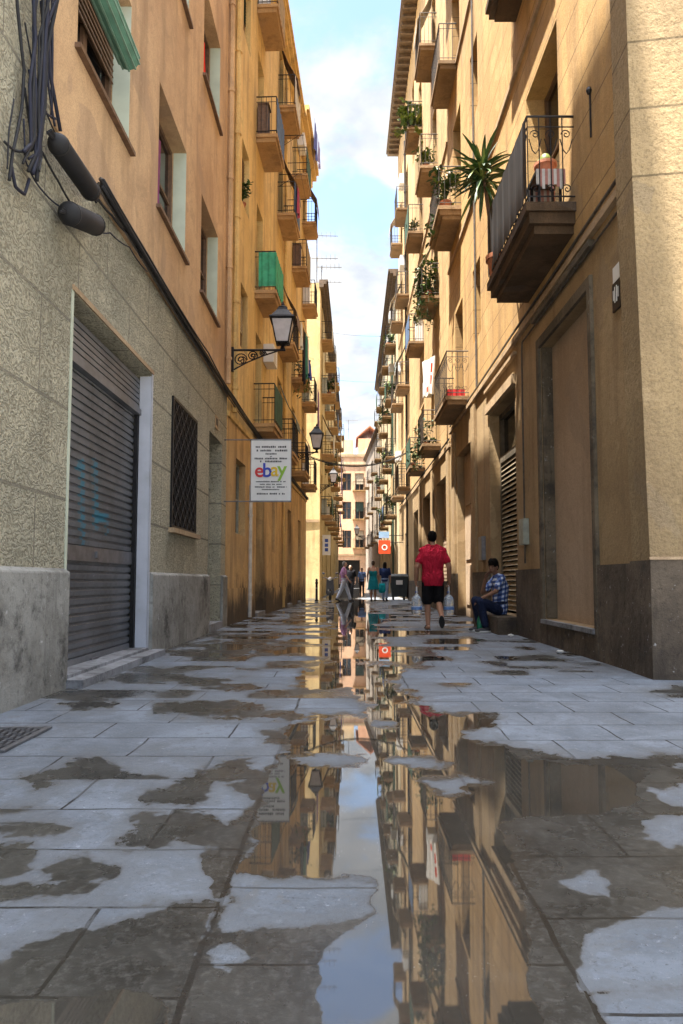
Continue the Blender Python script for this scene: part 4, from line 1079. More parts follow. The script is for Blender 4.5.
lantern_lamp('dark lantern on the far right wall above the woman in teal', (1.95, 74, 5.6), (-.8, 0, 0), 0, 1.3, group='lanterns on the right side')

# ================================================================== hanging sign
c0 = at_depth(271, 470.5, 14.0); sw, shh = .40, .61
t = thing('hanging_sign', 'white projecting shop sign with a red blue yellow green logo on the left wall', 'sign', (c0.x, 14.0, c0.z))
b = MB(); b.box(c0.x - sw, c0.x + sw, 13.985, 14.015, c0.z - shh, c0.z + shh); mk('sign_board', b, M['sign_white'], t)
b = MB(); b.box(c0.x - sw - .012, c0.x + sw + .012, 13.98, 14.02, c0.z + shh + .002, c0.z + shh + .03); b.box(c0.x - sw - .012, c0.x + sw + .012, 13.98, 14.02, c0.z - shh - .03, c0.z - shh - .002)
for q in (c0.x - sw - .012, c0.x + sw + .002): b.box(q, q + .01, 13.98, 14.02, c0.z - shh - .031, c0.z + shh + .031)
mk('sign_frame', b, M['steel'], t)
for z in (c0.z + shh + .016, c0.z - shh - .016): b = MB(); b.tube([(-2.46, 14.0, z), (c0.x - sw, 14.0, z)], .012, 5); mk('sign_bracket', b, M['steel'], t)
def text_mesh(name, body, size, loc, mat, parent, sx=1.0, depth=.002, bold=0.0, align='CENTER'):
    cu = bpy.data.curves.new(name, 'FONT'); cu.body = body; cu.size = size; cu.extrude = depth; cu.align_x = align; cu.offset = bold
    tmp = bpy.data.objects.new(name + '_tmp', cu); C.objects.link(tmp)
    bpy.context.view_layer.update()
    me = bpy.data.meshes.new_from_object(tmp.evaluated_get(bpy.context.evaluated_depsgraph_get()))
    bpy.data.objects.remove(tmp); me.materials.clear(); me.materials.append(mat)
    Mx = Matrix.Rotation(R(90), 4, 'X') @ Matrix.Diagonal((sx, 1, 1, 1)); me.transform(Mx)
    o = bpy.data.objects.new(name, me); C.objects.link(o); place(o, Vector(loc), parent); return o
yf = 13.982
for ch, x, dz, col, s_ in (('e', -.235, 0, (.60, .03, .03), .40), ('b', -.075, 0, (.02, .05, .42), .40), ('a', .075, .02, (.75, .50, .02), .38), ('y', .225, .02, (.25, .48, .03), .42)):
    text_mesh('logo_letter', ch, s_, (c0.x + x, yf - .001 * (1 + ['e', 'b', 'a', 'y'].index(ch)), c0.z - .13 + dz), plain('logo colour ' + ch, col, .5, 0, .05), t, 1.0, .002, .006)
ink = plain('dark sign ink', (.03, .03, .035), .6, 0, .1)
rs = random.Random(3)
for z, w, h in ((.46, .31, .040), (.385, .33, .040), (.32, .11, .036), (.275, .02, .02), (.225, .33, .036), (.165, .22, .036), (-.24, .30, .026), (-.295, .22, .026), (-.35, .32, .028), (-.40, .18, .026), (-.49, .28, .034)):
    if z == .46: b = MB()
    x = -w                                  # each line too small to read: letter sized strokes with word gaps
    while x < w:
        cw = rs.uniform(.45, .8) * h
        if rs.random() < .86: b.box(c0.x + x, c0.x + min(w, x + cw), yf - .001, yf + .002, c0.z + z, c0.z + z + h * rs.uniform(.75, 1)) 
        x += cw + h * .22
    if z == -.49: mk('lettering', b, ink, t)

# projecting red sign and banner far off
def disc_sign(label, c, hw, hh):
    t = thing('projecting_sign', label, 'sign', c); x, y, z = c
    b = MB(); b.box(x - hw, x + hw, y - .04, y + .04, z - hh, z + hh); mk('sign_board', b, plain('orange red sign board', (.70, .07, .015), .5, 0, .1), t)
    b = MB(); n = 20
    for i in range(n):
        a0, a1 = 2 * math.pi * i / n, 2 * math.pi * (i + 1) / n
        P = lambda a, r, yy: (x + r * math.cos(a), yy, z - .02 + r * math.sin(a))
        b.hexa([P(a0, .09, y-.05), P(a1, .09, y-.05), P(a1, .15, y-.05), P(a0, .15, y-.05), P(a0, .09, y-.042), P(a1, .09, y-.042), P(a1, .15, y-.042), P(a0, .15, y-.042)])
    mk('white_ring', b, M['white_plastic'], t)
    b = MB(); b.tube([(x + hw, y, z + hh * .7), (2.9, y, z + hh * .7)], .02, 5); mk('bracket', b, M['iron'], t); return t
c = at_depth(384.5, 547, 35.5); disc_sign('square orange red projecting sign with a white ring', c, .30, .34)
c = at_depth(384, 535.5, 35.6); t = thing('projecting_sign', 'small pale blue sign just above the square red one', 'sign', c)
b = MB(); b.box(c.x - .26, c.x + .26, c.y - .03, c.y + .03, c.z - .13, c.z + .2); mk('sign_board', b, plain('pale blue sign', (.25, .42, .62), .5, 0, .1), t)
b = MB(); b.tube([(c.x + .26, c.y, c.z), (2.9, c.y, c.z)], .018, 5); mk('bracket', b, M['iron'], t)
c = at_depth(326.5, 545, 38); t = thing('banner_sign', 'tall white banner sign with blue marks on the pale left block', 'sign', c)
b = MB(); b.box(c.x - .22, c.x + .22, c.y - .03, c.y + .03, c.z - .55, c.z + .55); mk('sign_board', b, M['sign_white'], t)
b = MB()
for z in (-.35, -.1, .15): b.box(c.x - .09, c.x + .09, c.y - .036, c.y - .031, c.z + z, c.z + z + .18)
mk('blue_mark', b, plain('blue sign mark', (.04, .10, .45), .5), t)
b = MB(); b.tube([(-1.36, c.y, c.z + .45), (c.x - .2, c.y, c.z + .45)], .015, 5); mk('bracket', b, M['iron'], t)

# ================================================================== cables on the left wall
def sag(pts, n=10, s=.0):
    out = []
    for a, b in zip(pts, pts[1:]):
        a, b = Vector(a), Vector(b)
        for i in range(n): k = i / n; out.append(a.lerp(b, k) - Vector((0, 0, s * 4 * k * (1 - k) * (b - a).length)))
    return out + [Vector(pts[-1])]
def wig(pts, amp, seed):
    r = random.Random(seed); o = []
    for i, p in enumerate(pts): o.append(Vector(p) + Vector((abs(r.gauss(0, amp)) * .5, r.gauss(0, amp), r.gauss(0, amp))))
    return o
WALLX = -2.46
def wp_(px, py, off=.06): d = ray(px, py); t_ = (WALLX + off) / d.x; return Vector((WALLX + off, d.y * t_, CAMH + d.z * t_))
mb = MB()
for i in range(7):
    z0 = 4.70 + .025 * (i % 4); o = .06 + .022 * (i // 2)
    pts = [Vector((WALLX + o, 6.5, z0 + .03)), (WALLX + o, 8.0, z0 + .0), (WALLX + o, 9.8, z0 - .02), (WALLX + o, 11.6, z0 - .01), (WALLX + o, 13.2, z0 - .03), (WALLX + o + .02, 14.3, z0 - .06)] + [FB.p(b_(y), z0 - .1 - .012 * (y - 15), o) for y in (16.5, 19, 22, 25, 28, 30.3)]
    mb.tube(sag(wig(pts, .012, i), 6, .006), .013 + .005 * (i % 3), 5)
    if i == 3: mb.cur = 1
tag(mk('cable_bundle', mb, [M['cable_grey'], M['cable']], smooth=True), 'long dusty bundle of cables clipped along the left facades above the ground floor', 'cable bundle')
mb = MB()
for i in range(9):
    y0, y1 = 4.85 + .055 * i, 4.93 + .028 * i
    top = Vector((WALLX + .05, y0 + .12, 7.2 + .3 * i)); pts = [top, (WALLX + .06, y0 + .08, 6.2), (WALLX + .07 + .01 * i, y0 + .05, 5.6), (WALLX + .09, y1 + .05, 5.05), (WALLX + .1, y1 + .03, 4.6), (WALLX + .1, 5.0 + .018 * i, 4.2), (WALLX + .09, 4.93 + .022 * i, 3.95 + .05 * (i % 4))]
    mb.cur = i % 2; mb.tube(sag(wig(pts, .035, 40 + i), 6, .0), .010 + .004 * (i % 3), 6)
tag(mk('cable_bundle', mb, [M['cable'], M['cable_b']], smooth=True), 'thick black and blue cables dropping down the rough stucco at the upper left', 'cable bundle')
mb = MB(); P = wp_
runs = [[P(24, 20), P(30, 60), P(40, 100), P(52, 130), P(62, 150)], [P(40, 0), P(44, 40), P(48, 90), P(54, 128)], [P(8, 175), P(12, 150), P(22, 110), P(24, 70), P(18, 30), P(16, -10)],
        [P(22, 120), P(24, 160), P(34, 180), P(50, 200), P(66, 208)], [P(26, 90), P(30, 130), P(42, 150), P(58, 180), P(74, 205)], [P(10, 168), P(14, 188), P(26, 194), P(30, 180)],
        [P(14, 100), P(8, 130), P(6, 170)], [P(28, 70), P(36, 96), P(44, 112), P(56, 120)], [P(96, 198), P(112, 216), P(132, 240), P(140, 258)], [P(98, 232), P(110, 232), P(128, 246), P(146, 272)], [P(4, 140), P(14, 150), P(30, 150), P(40, 132)]]
for i, rr in enumerate(runs): mb.cur = i % 2; mb.tube(sag(wig(rr, .012, 80 + i), 7, .03), .007 + .003 * (i % 3), 6)
tag(mk('cable_tangle', mb, [M['cable'], M['cable_b']], smooth=True), 'loose tangle of thin looping cables around the black splice boxes', 'cable tangle')
mb = MB(); mb.tube(wig([P(52, -8), P(52, 50), P(51, 118)], .004, 3), .012, 5); mb.tube(wig([P(47, -8), P(49, 70), P(60, 132)], .004, 5), .016, 5)
tag(mk('cable', mb, M['cable_b'], smooth=True), 'thin straight cable running up the edge of the salmon plaster', 'cable')
def splice(label, a, b, r):
    a, b = Vector(a), Vector(b); t = thing('splice_box', label, 'cable joint', (a + b) / 2, 'black cable splice boxes on the left wall'); d = (b - a)
    m = MB(); m.tube([a, a + d * .04, a + d * .08, a + d * .92, a + d * .96, b], [r * .45, r * .8, r, r, r * .8, r * .45], 18); mk('casing', m, M['cable'], t, True)
    m = MB()
    for k in (.10, .87): m.tube([a + d * k, a + d * (k + .02)], r * 1.04, 18)
    mk('clamp_band', m, M['rubber'], t)
    m = MB()
    for s_ in (a, b):
        for j in range(3):
            w = d.normalized() * (.09 if s_ is b else -.09); o = Vector((0, .03 * (j - 1), .03 * (j - 1))); m.tube([s_ + o * .5, s_ + w + o], .012, 5)
    mk('cable_stub', m, M['cable'], t)
splice('long black cylindrical cable splice box on the upper left wall', P(54, 138, .16), P(94, 196, .16), .085)
splice('short fat black cable splice box hanging below the long one', P(66, 212, .14), P(98, 226, .14), .095)

# cable over the street
mb = MB(); a, b = Vector((-1.72, 30.3, 6.35)), Vector((2.93, 33.5, 7.05))
pts = [a.lerp(b, k / 24) - Vector((0, 0, .55 * 4 * (k / 24) * (1 - k / 24))) for k in range(25)]; mb.tube(pts, .03, 5); mb.tube([p + Vector((0, 0, .05)) for p in pts], .012, 4)
tag(mk('overhead_cable', mb, M['cable'], smooth=True), 'thick black cable sagging across the street at lantern height', 'cable')
for i, (z, y, lb) in enumerate(((13.2, 42, 'thin wire across the sky gap, lowest of the two'), (15.4, 40, 'thin wire across the sky gap, higher of the two'))):
    mb = MB(); mb.tube([Vector((-1.2, y, z)).lerp(Vector((2.6, y + 1, z + .1)), k / 12) - Vector((0, 0, .1 * 4 * (k / 12) * (1 - k / 12))) for k in range(13)], .007, 4)
    tag(mk('overhead_wire', mb, M['cable']), lb, 'wire', 'thin wires across the street')

# ================================================================== drain grate
x0, x1, y0, y1 = -2.38, -1.84, 3.84, 4.46
t = thing('drain_grate', 'rusty iron drain grate let into the paving at the left edge', 'drain', ((x0 + x1) / 2, (y0 + y1) / 2, 0))
b = MB(); f = .035
for q in ((x0, x1, y0, y0 + f), (x0, x1, y1 - f, y1), (x0, x0 + f, y0 + f, y1 - f), (x1 - f, x1, y0 + f, y1 - f)): b.box(*q, .0045, .016)
mk('frame', b, M['steel'], t)
b = MB(); nx, ny = 9, 10
for i in range(nx):
    for j in range(ny):
        cx, cy = x0 + f + (x1 - x0 - 2*f) * (i + .5) / nx, y0 + f + (y1 - y0 - 2*f) * (j + .5) / ny
        if (i + j) % 2: b.box(cx - .026, cx + .026, cy - .009, cy + .009, .0065, .017)
        else: b.box(cx - .009, cx + .009, cy - .027, cy + .027, .0065, .017)
mk('grid', b, M['steel'], t)
b = MB(); b.box(x0 + f, x1 - f, y0 + f, y1 - f, .0045, .0062); mk('pit', b, M['iron'], t)

# ================================================================== waste container
X0, X1, yb = 2.02, 2.86, 32.3
t = thing('waste_container', 'dark grey wheeled waste container against the right wall', 'bin', (2.45, yb, 0))
b = MB(); b.hexa([(X0+.08, yb, .16), (X1-.08, yb, .16), (X1-.08, yb+.7, .16), (X0+.08, yb+.7, .16), (X0, yb-.06, 1.08), (X1, yb-.06, 1.08), (X1, yb+.78, 1.08), (X0, yb+.78, 1.08)])
for q in (.25, .5, .75): xx = X0 + .08 + (X1 - X0 - .16) * q; b.hexa([(xx-.02, yb-.012, .2), (xx+.02, yb-.012, .2), (xx+.02, yb+.05, .2), (xx-.02, yb+.05, .2), (xx-.02, yb-.07, 1.0), (xx+.02, yb-.07, 1.0), (xx+.02, yb, 1.0), (xx-.02, yb, 1.0)])
mk('body', b, M['bin'], t)
b = MB(); b.hexa([(X0-.04, yb-.1, 1.085), (X1+.03, yb-.1, 1.085), (X1+.03, yb+.8, 1.085), (X0-.04, yb+.8, 1.085), (X0+.02, yb, 1.2), (X1-.03, yb, 1.2), (X1-.03, yb+.74, 1.22), (X0+.02, yb+.74, 1.22)]); b.tube([(X0+.1, yb-.12, 1.12), (X1-.1, yb-.12, 1.12)], .02, 6); mk('lid', b, M['bin'], t)
for x in (X0 + .17, X1 - .17):
    for y in (yb + .1, yb + .6): b = MB(); b.lathe((x, y, .09), [(.04, -.03), (.088, -.028), (.088, .028), (.04, .03)], 14, 'x'); mk('wheel', b, M['rubber'], t)
b = MB(); b.box(2.3, 2.6, yb - .092, yb - .076, .72, .92); mk('sticker', b, M['white_plastic'], t)

# ================================================================== bollard, scooter
t = thing('bollard', 'slim dark iron bollard at the sunlit side street corner on the left', 'bollard', (-1.28, 30.6, 0)); b = MB(); b.lathe((-1.28, 30.6, 0), [(.09, 0), (.09, .05), (.055, .08), (.05, .75), (.065, .78), (.065, .83), (.045, .86), (.06, .93), (.02, .99)], 12); mk('post', b, M['iron'], t, True)
b = MB(); b.lathe((-1.28, 30.6, .55), [(.054, 0), (.056, .06)], 12); mk('band', b, M['steel'], t)
def scooter(x, y):
    t = thing('motor_scooter', 'dark parked motor scooter with a round headlight and mirrors at the left corner', 'scooter', (x, y, 0)); Q = lambda a, b, c: Vector((x + a, y + b, c))
    for yy, z, nm in ((-.62, .25, 'wheel'), (.6, .25, 'wheel')):
        b = MB(); b.lathe(Q(0, yy, z), [(.13, -.05), (.22, -.05), (.25, -.03), (.25, .03), (.22, .05), (.13, .05)], 18, 'x'); wh = mk('wheel', b, M['rubber'], t)
        b = MB(); b.lathe(Q(0, yy, z), [(.03, -.055), (.13, -.04), (.13, .04), (.03, .055)], 14, 'x'); mk('rim', b, M['steel'], wh)
    b = MB(); b.loft([(Q(0, -.64, .50), .09, .16, (1,0,0), (0,1,0)), (Q(0, -.6, .42), .10, .2, (1,0,0), (0,1,0))], 12)
    b.hexa([Q(-.2, -.45, .3), Q(.2, -.45, .3), Q(.2, -.38, .3), Q(-.2, -.38, .3), Q(-.16, -.42, .95), Q(.16, -.42, .95), Q(.16, -.34, .95), Q(-.16, -.34, .95)])
    b.hexa([Q(-.16, -.4, .22), Q(.16, -.4, .22), Q(.16, .1, .22), Q(-.16, .1, .22), Q(-.16, -.4, .3), Q(.16, -.4, .3), Q(.16, .1, .3), Q(-.16, .1, .3)])
    b.loft([(Q(0, .1, .45), .13, .2, (1,0,0), (0,0,1)), (Q(0, .4, .55), .18, .2, (1,0,0), (0,0,1)), (Q(0, .85, .62), .1, .1, (1,0,0), (0,0,1))], 12); mk('body', b, plain('dark scooter paint', (.05, .045, .05), .3), t)
    b = MB(); b.hexa([Q(-.13, .0, .74), Q(.13, .0, .74), Q(.14, .78, .78), Q(-.14, .78, .78), Q(-.11, .05, .83), Q(.11, .05, .83), Q(.11, .75, .86), Q(-.11, .75, .86)]); mk('seat', b, M['rubber'], t)
    b = MB(); b.tube([Q(-.34, -.3, 1.05), Q(-.12, -.38, 1.0), Q(.12, -.38, 1.0), Q(.34, -.3, 1.05)], .018, 6); b.tube([Q(0, -.38, .9), Q(0, -.38, 1.0)], .04, 8); hb = mk('handlebar', b, M['steel'], t)
    for s_ in (-1, 1): b = MB(); b.tube([Q(.22*s_, -.35, 1.03), Q(.3*s_, -.36, 1.2)], .008, 5); b.ellip(Q(.31*s_, -.36, 1.24), (.07, .02, .05)); mk('mirror', b, M['steel'], t)
    b = MB(); b.ellip(Q(0, -.45, .98), (.09, .06, .09)); mk('headlight', b, M['white_plastic'], t, True)
scooter(-.74, 33.0)

# ================================================================== litter, bottle
for i, (px, py, lb) in enumerate(((560, 653.5, 'crumpled white scrap of paper on the paving before the blind doorway'), (511, 636.5, 'small white scrap by the louvred doorway step'))):
    p = at_ground(px, py); r = random.Random(i); b = MB(); b.ellip(p + Vector((0, 0, .018)), (.05, .03, .018), None, 8, 6)
    b.v = [tuple(Vector(v) + Vector((r.uniform(-.012, .012), r.uniform(-.012, .012), r.uniform(0, .012)))) for v in b.v]
    tag(mk('paper_scrap', b, M['white_plastic']), lb, 'litter')
p = at_ground(480, 632); t = thing('bottle', 'green plastic bottle standing beside the seated man', 'bottle', p)
b = MB(); b.lathe(p, [(.045, 0), (.055, .012), (.055, .20), (.045, .24), (.02, .30), (.017, .335)], 16); mk('bottle_body', b, plain('green bottle plastic', (.02, .20, .11), .15, 0, .2, 8), t, True)
b = MB(); b.lathe(p, [(.021, .336), (.021, .36)], 12); mk('cap', b, M['white_plastic'], t)

# ================================================================== antennas on the left roofs
for (x, y, z0, h, lb) in ((-1.6, 37.2, 16.7, 3.2, 'tall television antenna nearest on the far left roof edge'), (-1.4, 39.0, 16.7, 2.2, 'shorter television antenna behind the tall one on the left roof'), (.3, 82, 17.3, 2.6, 'thin television mast on the far end block')):
    b = MB(); b.tube([(x, y, z0 - .02), (x, y, z0 + h)], .03, 6)
    for k, zz in enumerate((h * .55, h * .95)):
        b.tube([(x - .3, y - .1, z0 + zz), (x + 1.15, y + .2, z0 + zz + .12)], .018, 5)
        for j in range(6): q = -.2 + j * .24; b.tube([(x + q, y - .35, z0 + zz + .03 + q * .08), (x + q, y + .35, z0 + zz + .03 + q * .08)], .011, 4)
    t = mk('tv_antenna', b, M['steel']); tag(t, lb, 'antenna', 'television antennas on the roofs')
# ================================================================== plants
def pot_mesh(p, r, h, n=14):
    b = MB(); b.lathe(p, [(r * .68, 0), (r * .95, h * .8), (r * 1.08, h * .8), (r * 1.08, h), (r * .9, h), (r * .86, h * .86)], n); return b
def leaf(mb, p, d, ln, w, droop=.3, side=None, fold=.25, seg=3):
    d = Vector(d).normalized(); s = (d.cross(Vector((0, 0, 1))) if side is None else Vector(side))
    if s.length < .05: s = Vector((1, 0, 0))
    s.normalize(); q = Vector(p); rows = []; dd = d.copy()
    for k in range(seg + 1):
        t = k / seg; ww = w * (math.sin(math.pi * min(.97, .12 + t * .86)) ** .8); u = s.cross(dd).normalized()
        rows.append((q - s * ww + u * (ww * fold), q.copy(), q + s * ww + u * (ww * fold)))
        q = q + dd * (ln / seg); dd = (dd + Vector((0, 0, -droop / seg))).normalized()
    for a, b in zip(rows, rows[1:]):
        mb.face([a[0], a[1], b[1], b[0]]); mb.face([a[1], a[2], b[2], b[1]])
def bushy(name, label, p, rad, n, ls, mats, pot=(.14, .22), trail=0.0, seed=0, group='potted plants on the balconies', flowers=None):
    r = random.Random(seed); p = Vector(p); t = thing(name, label, 'plant', p, group)
    mk('pot', pot_mesh(p, *pot), M['terracotta'] if seed % 3 else M['white_plastic'], t)
    top = p + Vector((0, 0, pot[1])); mb = MB(); st = MB()
    rx, ry, rz = rad
    for i in range(max(5, n // 14)):
        a = r.uniform(0, 6.28); e = Vector((rx * .8 * math.cos(a), ry * .8 * math.sin(a), rz * r.uniform(.3, 1.5)))
        if trail and r.random() < .6: e = Vector((rx * math.cos(a), -abs(ry * math.sin(a)), -trail * r.uniform(.4, 1)))
        mid = e * .5 + Vector((0, 0, rz * .6))
        pts = [top, top + mid, top + e]; st.tube(pts, .006, 4, False)
        for k in range(14):
            f = r.uniform(.15, 1.05); q = top.lerp(top + mid, f * 2) if f < .5 else (top + mid).lerp(top + e, (f - .5) * 2)
            q = q + Vector((r.gauss(0, .05), r.gauss(0, .05), r.gauss(0, .05))) * (rx / .3)
            mb.cur = r.choice((0, 0, 1, 2)); d = Vector((r.uniform(-1, 1), r.uniform(-1, 1), r.uniform(-.5, .9)))
            leaf(mb, q, d, ls * r.uniform(.6, 1.2), ls * .28, .5, None, .2, 2)
    mk('stems', st, M['leaf_d'], t); mk('foliage', mb, mats, t)
    if flowers:
        fb = MB()
        for i in range(9): q = top + Vector((r.uniform(-rx, rx), r.uniform(-ry, ry), rz * r.uniform(.5, 1.4))); fb.ellip(q, (.03, .03, .025), None, 7, 5)
        mk('flowers', fb, flowers, t)
    return t
GR = [M['leaf'], M['leaf_d'], M['leaf_y']]
# big spiky dracaena leaning out past the black balcony
r = random.Random(5); base = Vector((2.46, 10.92, 5.76)); t = thing('spiky_palm', 'large spiky palm with drooping blades at the far end of the black balcony', 'plant', base)
mk('pot', pot_mesh(base, .2, .36), M['terracotta'], t)
tk = MB(); crown = at_depth(483, 172, 11.0); tk.tube([base + Vector((0, 0, .3)), Vector((2.36, 10.96, 6.5)), crown], .04, 8, True, .028); mk('trunk', tk, M['wood'], t)
mb = MB()
for i in range(95):
    a = r.uniform(0, 6.28); el = r.uniform(-.9, 1.3); mb.cur = r.choice((0, 0, 1, 2)); d = Vector((math.cos(a) * math.cos(el), math.sin(a) * math.cos(el), math.sin(el)))
    leaf(mb, crown + Vector((0, 0, r.uniform(-.25, .12))), d, r.uniform(.42, .72), .034, .5 if el > 0 else .9, None, .3, 6)
mk('foliage', mb, GR, t)
def on_bal(F, a, z, o): return F.p(a, z + .002, o)
bushy('potted_plant', 'leafy plant with a white flower ball on the balcony left of the spiky palm', on_bal(FR, 17.5, 10.45, .36), (.4, .3, .55), 210, .16, GR, (.15, .24), 0, 1, flowers=M['white_plastic'])
bushy('potted_plant', 'tall grey green plant right behind the one with the white flower ball', on_bal(FR, 18.5, 10.45, .38), (.35, .3, .7), 180, .17, GR, (.14, .22), .5, 4)
r2 = lambda y, z, o=.36: FR2.p(r_(y), z + .002, o)
bushy('potted_plant', 'yellow green plant over the third floor railing of the pale ochre block', r2(21.8, 14.1), (.35, .3, .35), 150, .15, [M['leaf_y'], M['leaf'], M['leaf_y']], (.13, .2), 0, 2)
bushy('potted_plant', 'large climbing plant trailing from the second floor balcony of the pale ochre block', r2(21.75, 9.85, .34), (.55, .4, .75), 330, .17, GR, (.16, .24), 1.2, 7)
bushy('potted_plant', 'yellow leaved vine at the outer edge of the second floor balcony, right side', r2(22.6, 9.85, .34), (.4, .4, .5), 200, .16, [M['leaf_y'], M['leaf'], M['leaf_y']], (.14, .2), 1.2, 8)
bushy('potted_plant', 'dark trailing plant hanging from the first floor balcony next to the white flag', r2(22.5, 5.15, .36), (.5, .4, .5), 260, .15, [M['leaf_d'], M['leaf'], M['leaf_d']], (.15, .22), 1.0, 10)
bushy('potted_plant', 'spiky pale plant leaning out of the topmost balcony near the right eave', r2(26.0, 18.2, .36), (.55, .4, .6), 200, .3, [M['leaf_y'], M['leaf'], M['leaf_y']], (.15, .22), .5, 11)
bushy('potted_plant', 'small red potted plant on the first floor balcony past the flag', r2(26.2, 5.15, .36), (.25, .2, .25), 90, .12, GR, (.13, .2), 0, 13)
bushy('potted_plant', 'brown green plant on the second floor balcony third from the corner', r2(26.2, 14.1, .36), (.25, .25, .3), 90, .13, GR, (.13, .24), 0, 14)
for i, (y, z, lb) in enumerate(((39.9, 14.4, 'green vine on the top balcony of the cream block'), (39.9, 11.2, 'green plant on the third balcony of the cream block'), (44, 11.2, 'bright green plant hanging off the cream block against the sky'), (44.2, 7.9, 'green shrub on a middle balcony of the cream block'), (40, 4.6, 'pale green shrub in a red pot on the lowest balcony of the cream block'), (49, 4.6, 'green shrub on a farther low balcony of the cream block'), (54.4, 7.9, 'small dark plant far along the cream block'))):
    bushy('potted_plant', lb, FR3.p(q3(y), z, .34), (.5, .45, .6), 150, .22, GR, (.18, .28), .8 if i in (0, 2, 3) else 0, 20 + i)
for i, (y, z, lb) in enumerate(((42.0, 7.7, 'bright green plant spilling from a balcony of the pale left block'), (46.3, 7.7, 'green hanging plant farther along the pale left block'), (42.0, 4.4, 'low green plant above the white banner on the left block'), (38, 11, 'dark plant on the upper balcony at the left corner'), (51, 7.7, 'small green plant deep in the left row of balconies'))):
    bushy('potted_plant', lb, FC.p(c_(y), z, .36), (.5, .45, .55), 150, .2, GR, (.16, .26), .9 if i < 2 else 0, 40 + i)
o = uops[5]
bushy('potted_plant', 'small green plant with a red pot on a narrow window ledge of the yellow wall', FB.p((o[0] + o[1]) / 2, o[2] + .002, -.08), (.2, .12, .35), 90, .14, GR, (.09, .16), 0, 31, group='plants on the left facades')
bushy('potted_plant', 'green plant hanging beside the washing on the yellow block', FB.p(b_(25.6), 8.31, .34), (.4, .35, .4), 130, .15, GR, (.14, .2), 1.0, 32, group='plants on the left facades')
# cactus pot and striped table on the black balcony
p = Vector((2.66, 8.98, 5.752)); t = thing('small_table', 'small balcony table under a red and white striped cloth', 'table', p)
b = MB(); b.box(p.x - .17, p.x + .17, p.y - .2, p.y + .2, p.z + .47, p.z + .5); mk('table_top', b, M['wood'], t)
for sx in (-.14, .14):
    for sy in (-.17, .17): b = MB(); b.box(p.x + sx - .015, p.x + sx + .015, p.y + sy - .015, p.y + sy + .015, p.z, p.z + .47); mk('leg', b, M['iron'], t)
p2 = p + Vector((0, 0, .502)); b = MB(); n_ = 10
for i in range(n_):
    b.cur = i % 2; x0, x1 = p.x - .19 + .38 * i / n_, p.x - .19 + .38 * (i + 1) / n_
    b.box(x0, x1, p.y - .225, p.y + .225, p2.z, p2.z + .008); b.box(x0, x1, p.y - .233, p.y - .2255, p2.z - .2 - .03 * (i % 3), p2.z + .008); b.box(x0, x1, p.y + .2255, p.y + .233, p2.z - .2, p2.z + .008)
tag(mk('tablecloth', b, [cloth_mat('white cloth', (.55, .53, .50)), cloth_mat('red stripe cloth', (.42, .20, .17))]), 'red and white striped cloth over the little balcony table', 'tablecloth')
p3 = p2 + Vector((0, 0, .009)); t = thing('cactus_pot', 'round cactus in a wide terracotta pot on the striped table', 'plant', p3); mk('pot', pot_mesh(p3, .14, .2, 18), M['terracotta'], t)
b = MB()
for dx, dy, rr in ((0, 0, .075), (.07, .03, .05), (-.06, .03, .05)): b.ellip(p3 + Vector((dx, dy, .19 + rr * .8)), (rr, rr, rr * 1.3), None, 12, 8)
mk('cactus', b, M['leaf_y'], t, True)

# ================================================================== washing, flag, boxes
flag = cloth_panel('flag', 'white cloth banner with red spots hanging from a right balcony', 'flag', FR2.p(.25, 7.35, .40), FR2.p(.55, 7.25, .74), 1.05, [cloth_mat('white banner cloth', (.74, .72, .68)), cloth_mat('red banner spots', (.55, .05, .02))], .05, None, 16, 12, .7)
me = flag.data
for k in (34, 35, 50, 51, 66, 67, 98, 99, 114, 115, 130, 131, 152, 153, 168, 169):
    for f in (2 * k, 2 * k + 1):
        if f < len(me.polygons): me.polygons[f].material_index = 1
pl = MB(); FR.box(pl, 16.55, 16.78, 5.33, 5.50, .08, .5); t = thing('planter_box', 'long red planter box on the first floor balcony floor, right', 'planter', FR.p(16.66, 5.325, .3)); mk('box', pl, M['red_plastic'], t)
pl = MB(); FR.box(pl, 16.57, 16.76, 5.502, 5.515, .10, .48); mk('soil', pl, M['wood'], t)
W = lambda y, z, o: FB.p(b_(y), z, o)
wash = [((22.9, 9.35, .66), (23.35, 9.35, .66), 1.75, (.02, .02, .025), 'black jacket hung out to dry beyond the green screen'), ((22.45, 9.4, .63), (22.8, 9.4, .63), .85, (.62, .60, .52), 'pale shirt hung to dry nearest to the green screen'),
        ((23.5, 9.4, .68), (24.0, 9.4, .68), 1.5, (.05, .20, .15), 'dark green towel on the washing line of the yellow block'), ((24.1, 9.5, .66), (24.5, 9.5, .66), 1.2, (.42, .40, .38), 'grey cloth at the far end of the washing line'),
        ((29.0, 8.95, .62), (29.7, 8.95, .62), 1.9, (.24, .15, .26), 'long purple cloth hanging over a farther balcony of the yellow block'), ((28.0, 20.2, .55), (29.2, 20.2, .55), 1.3, (.10, .12, .34), 'blue washing at the very top of the yellow block'), ((29.2, 20.1, .6), (30.0, 20.1, .6), 1.0, (.25, .22, .40), 'violet washing at the very top beside the blue cloth'),
        ((21.4, 13.4, .62), (21.8, 13.4, .62), .9, (.35, .06, .10), 'dark red cloth on a high balcony railing of the yellow block'), ((25.1, 8.95, .64), (25.8, 8.95, .64), .55, (.05, .08, .35), 'blue cloth over a balcony of the yellow block')]
for a, b, dr, col, lb in wash: cloth_panel('washing', lb, 'washing', W(*a), W(*b), dr, cloth_mat('cloth ' + lb[:12], col), .035, 'washing hung on the yellow block')
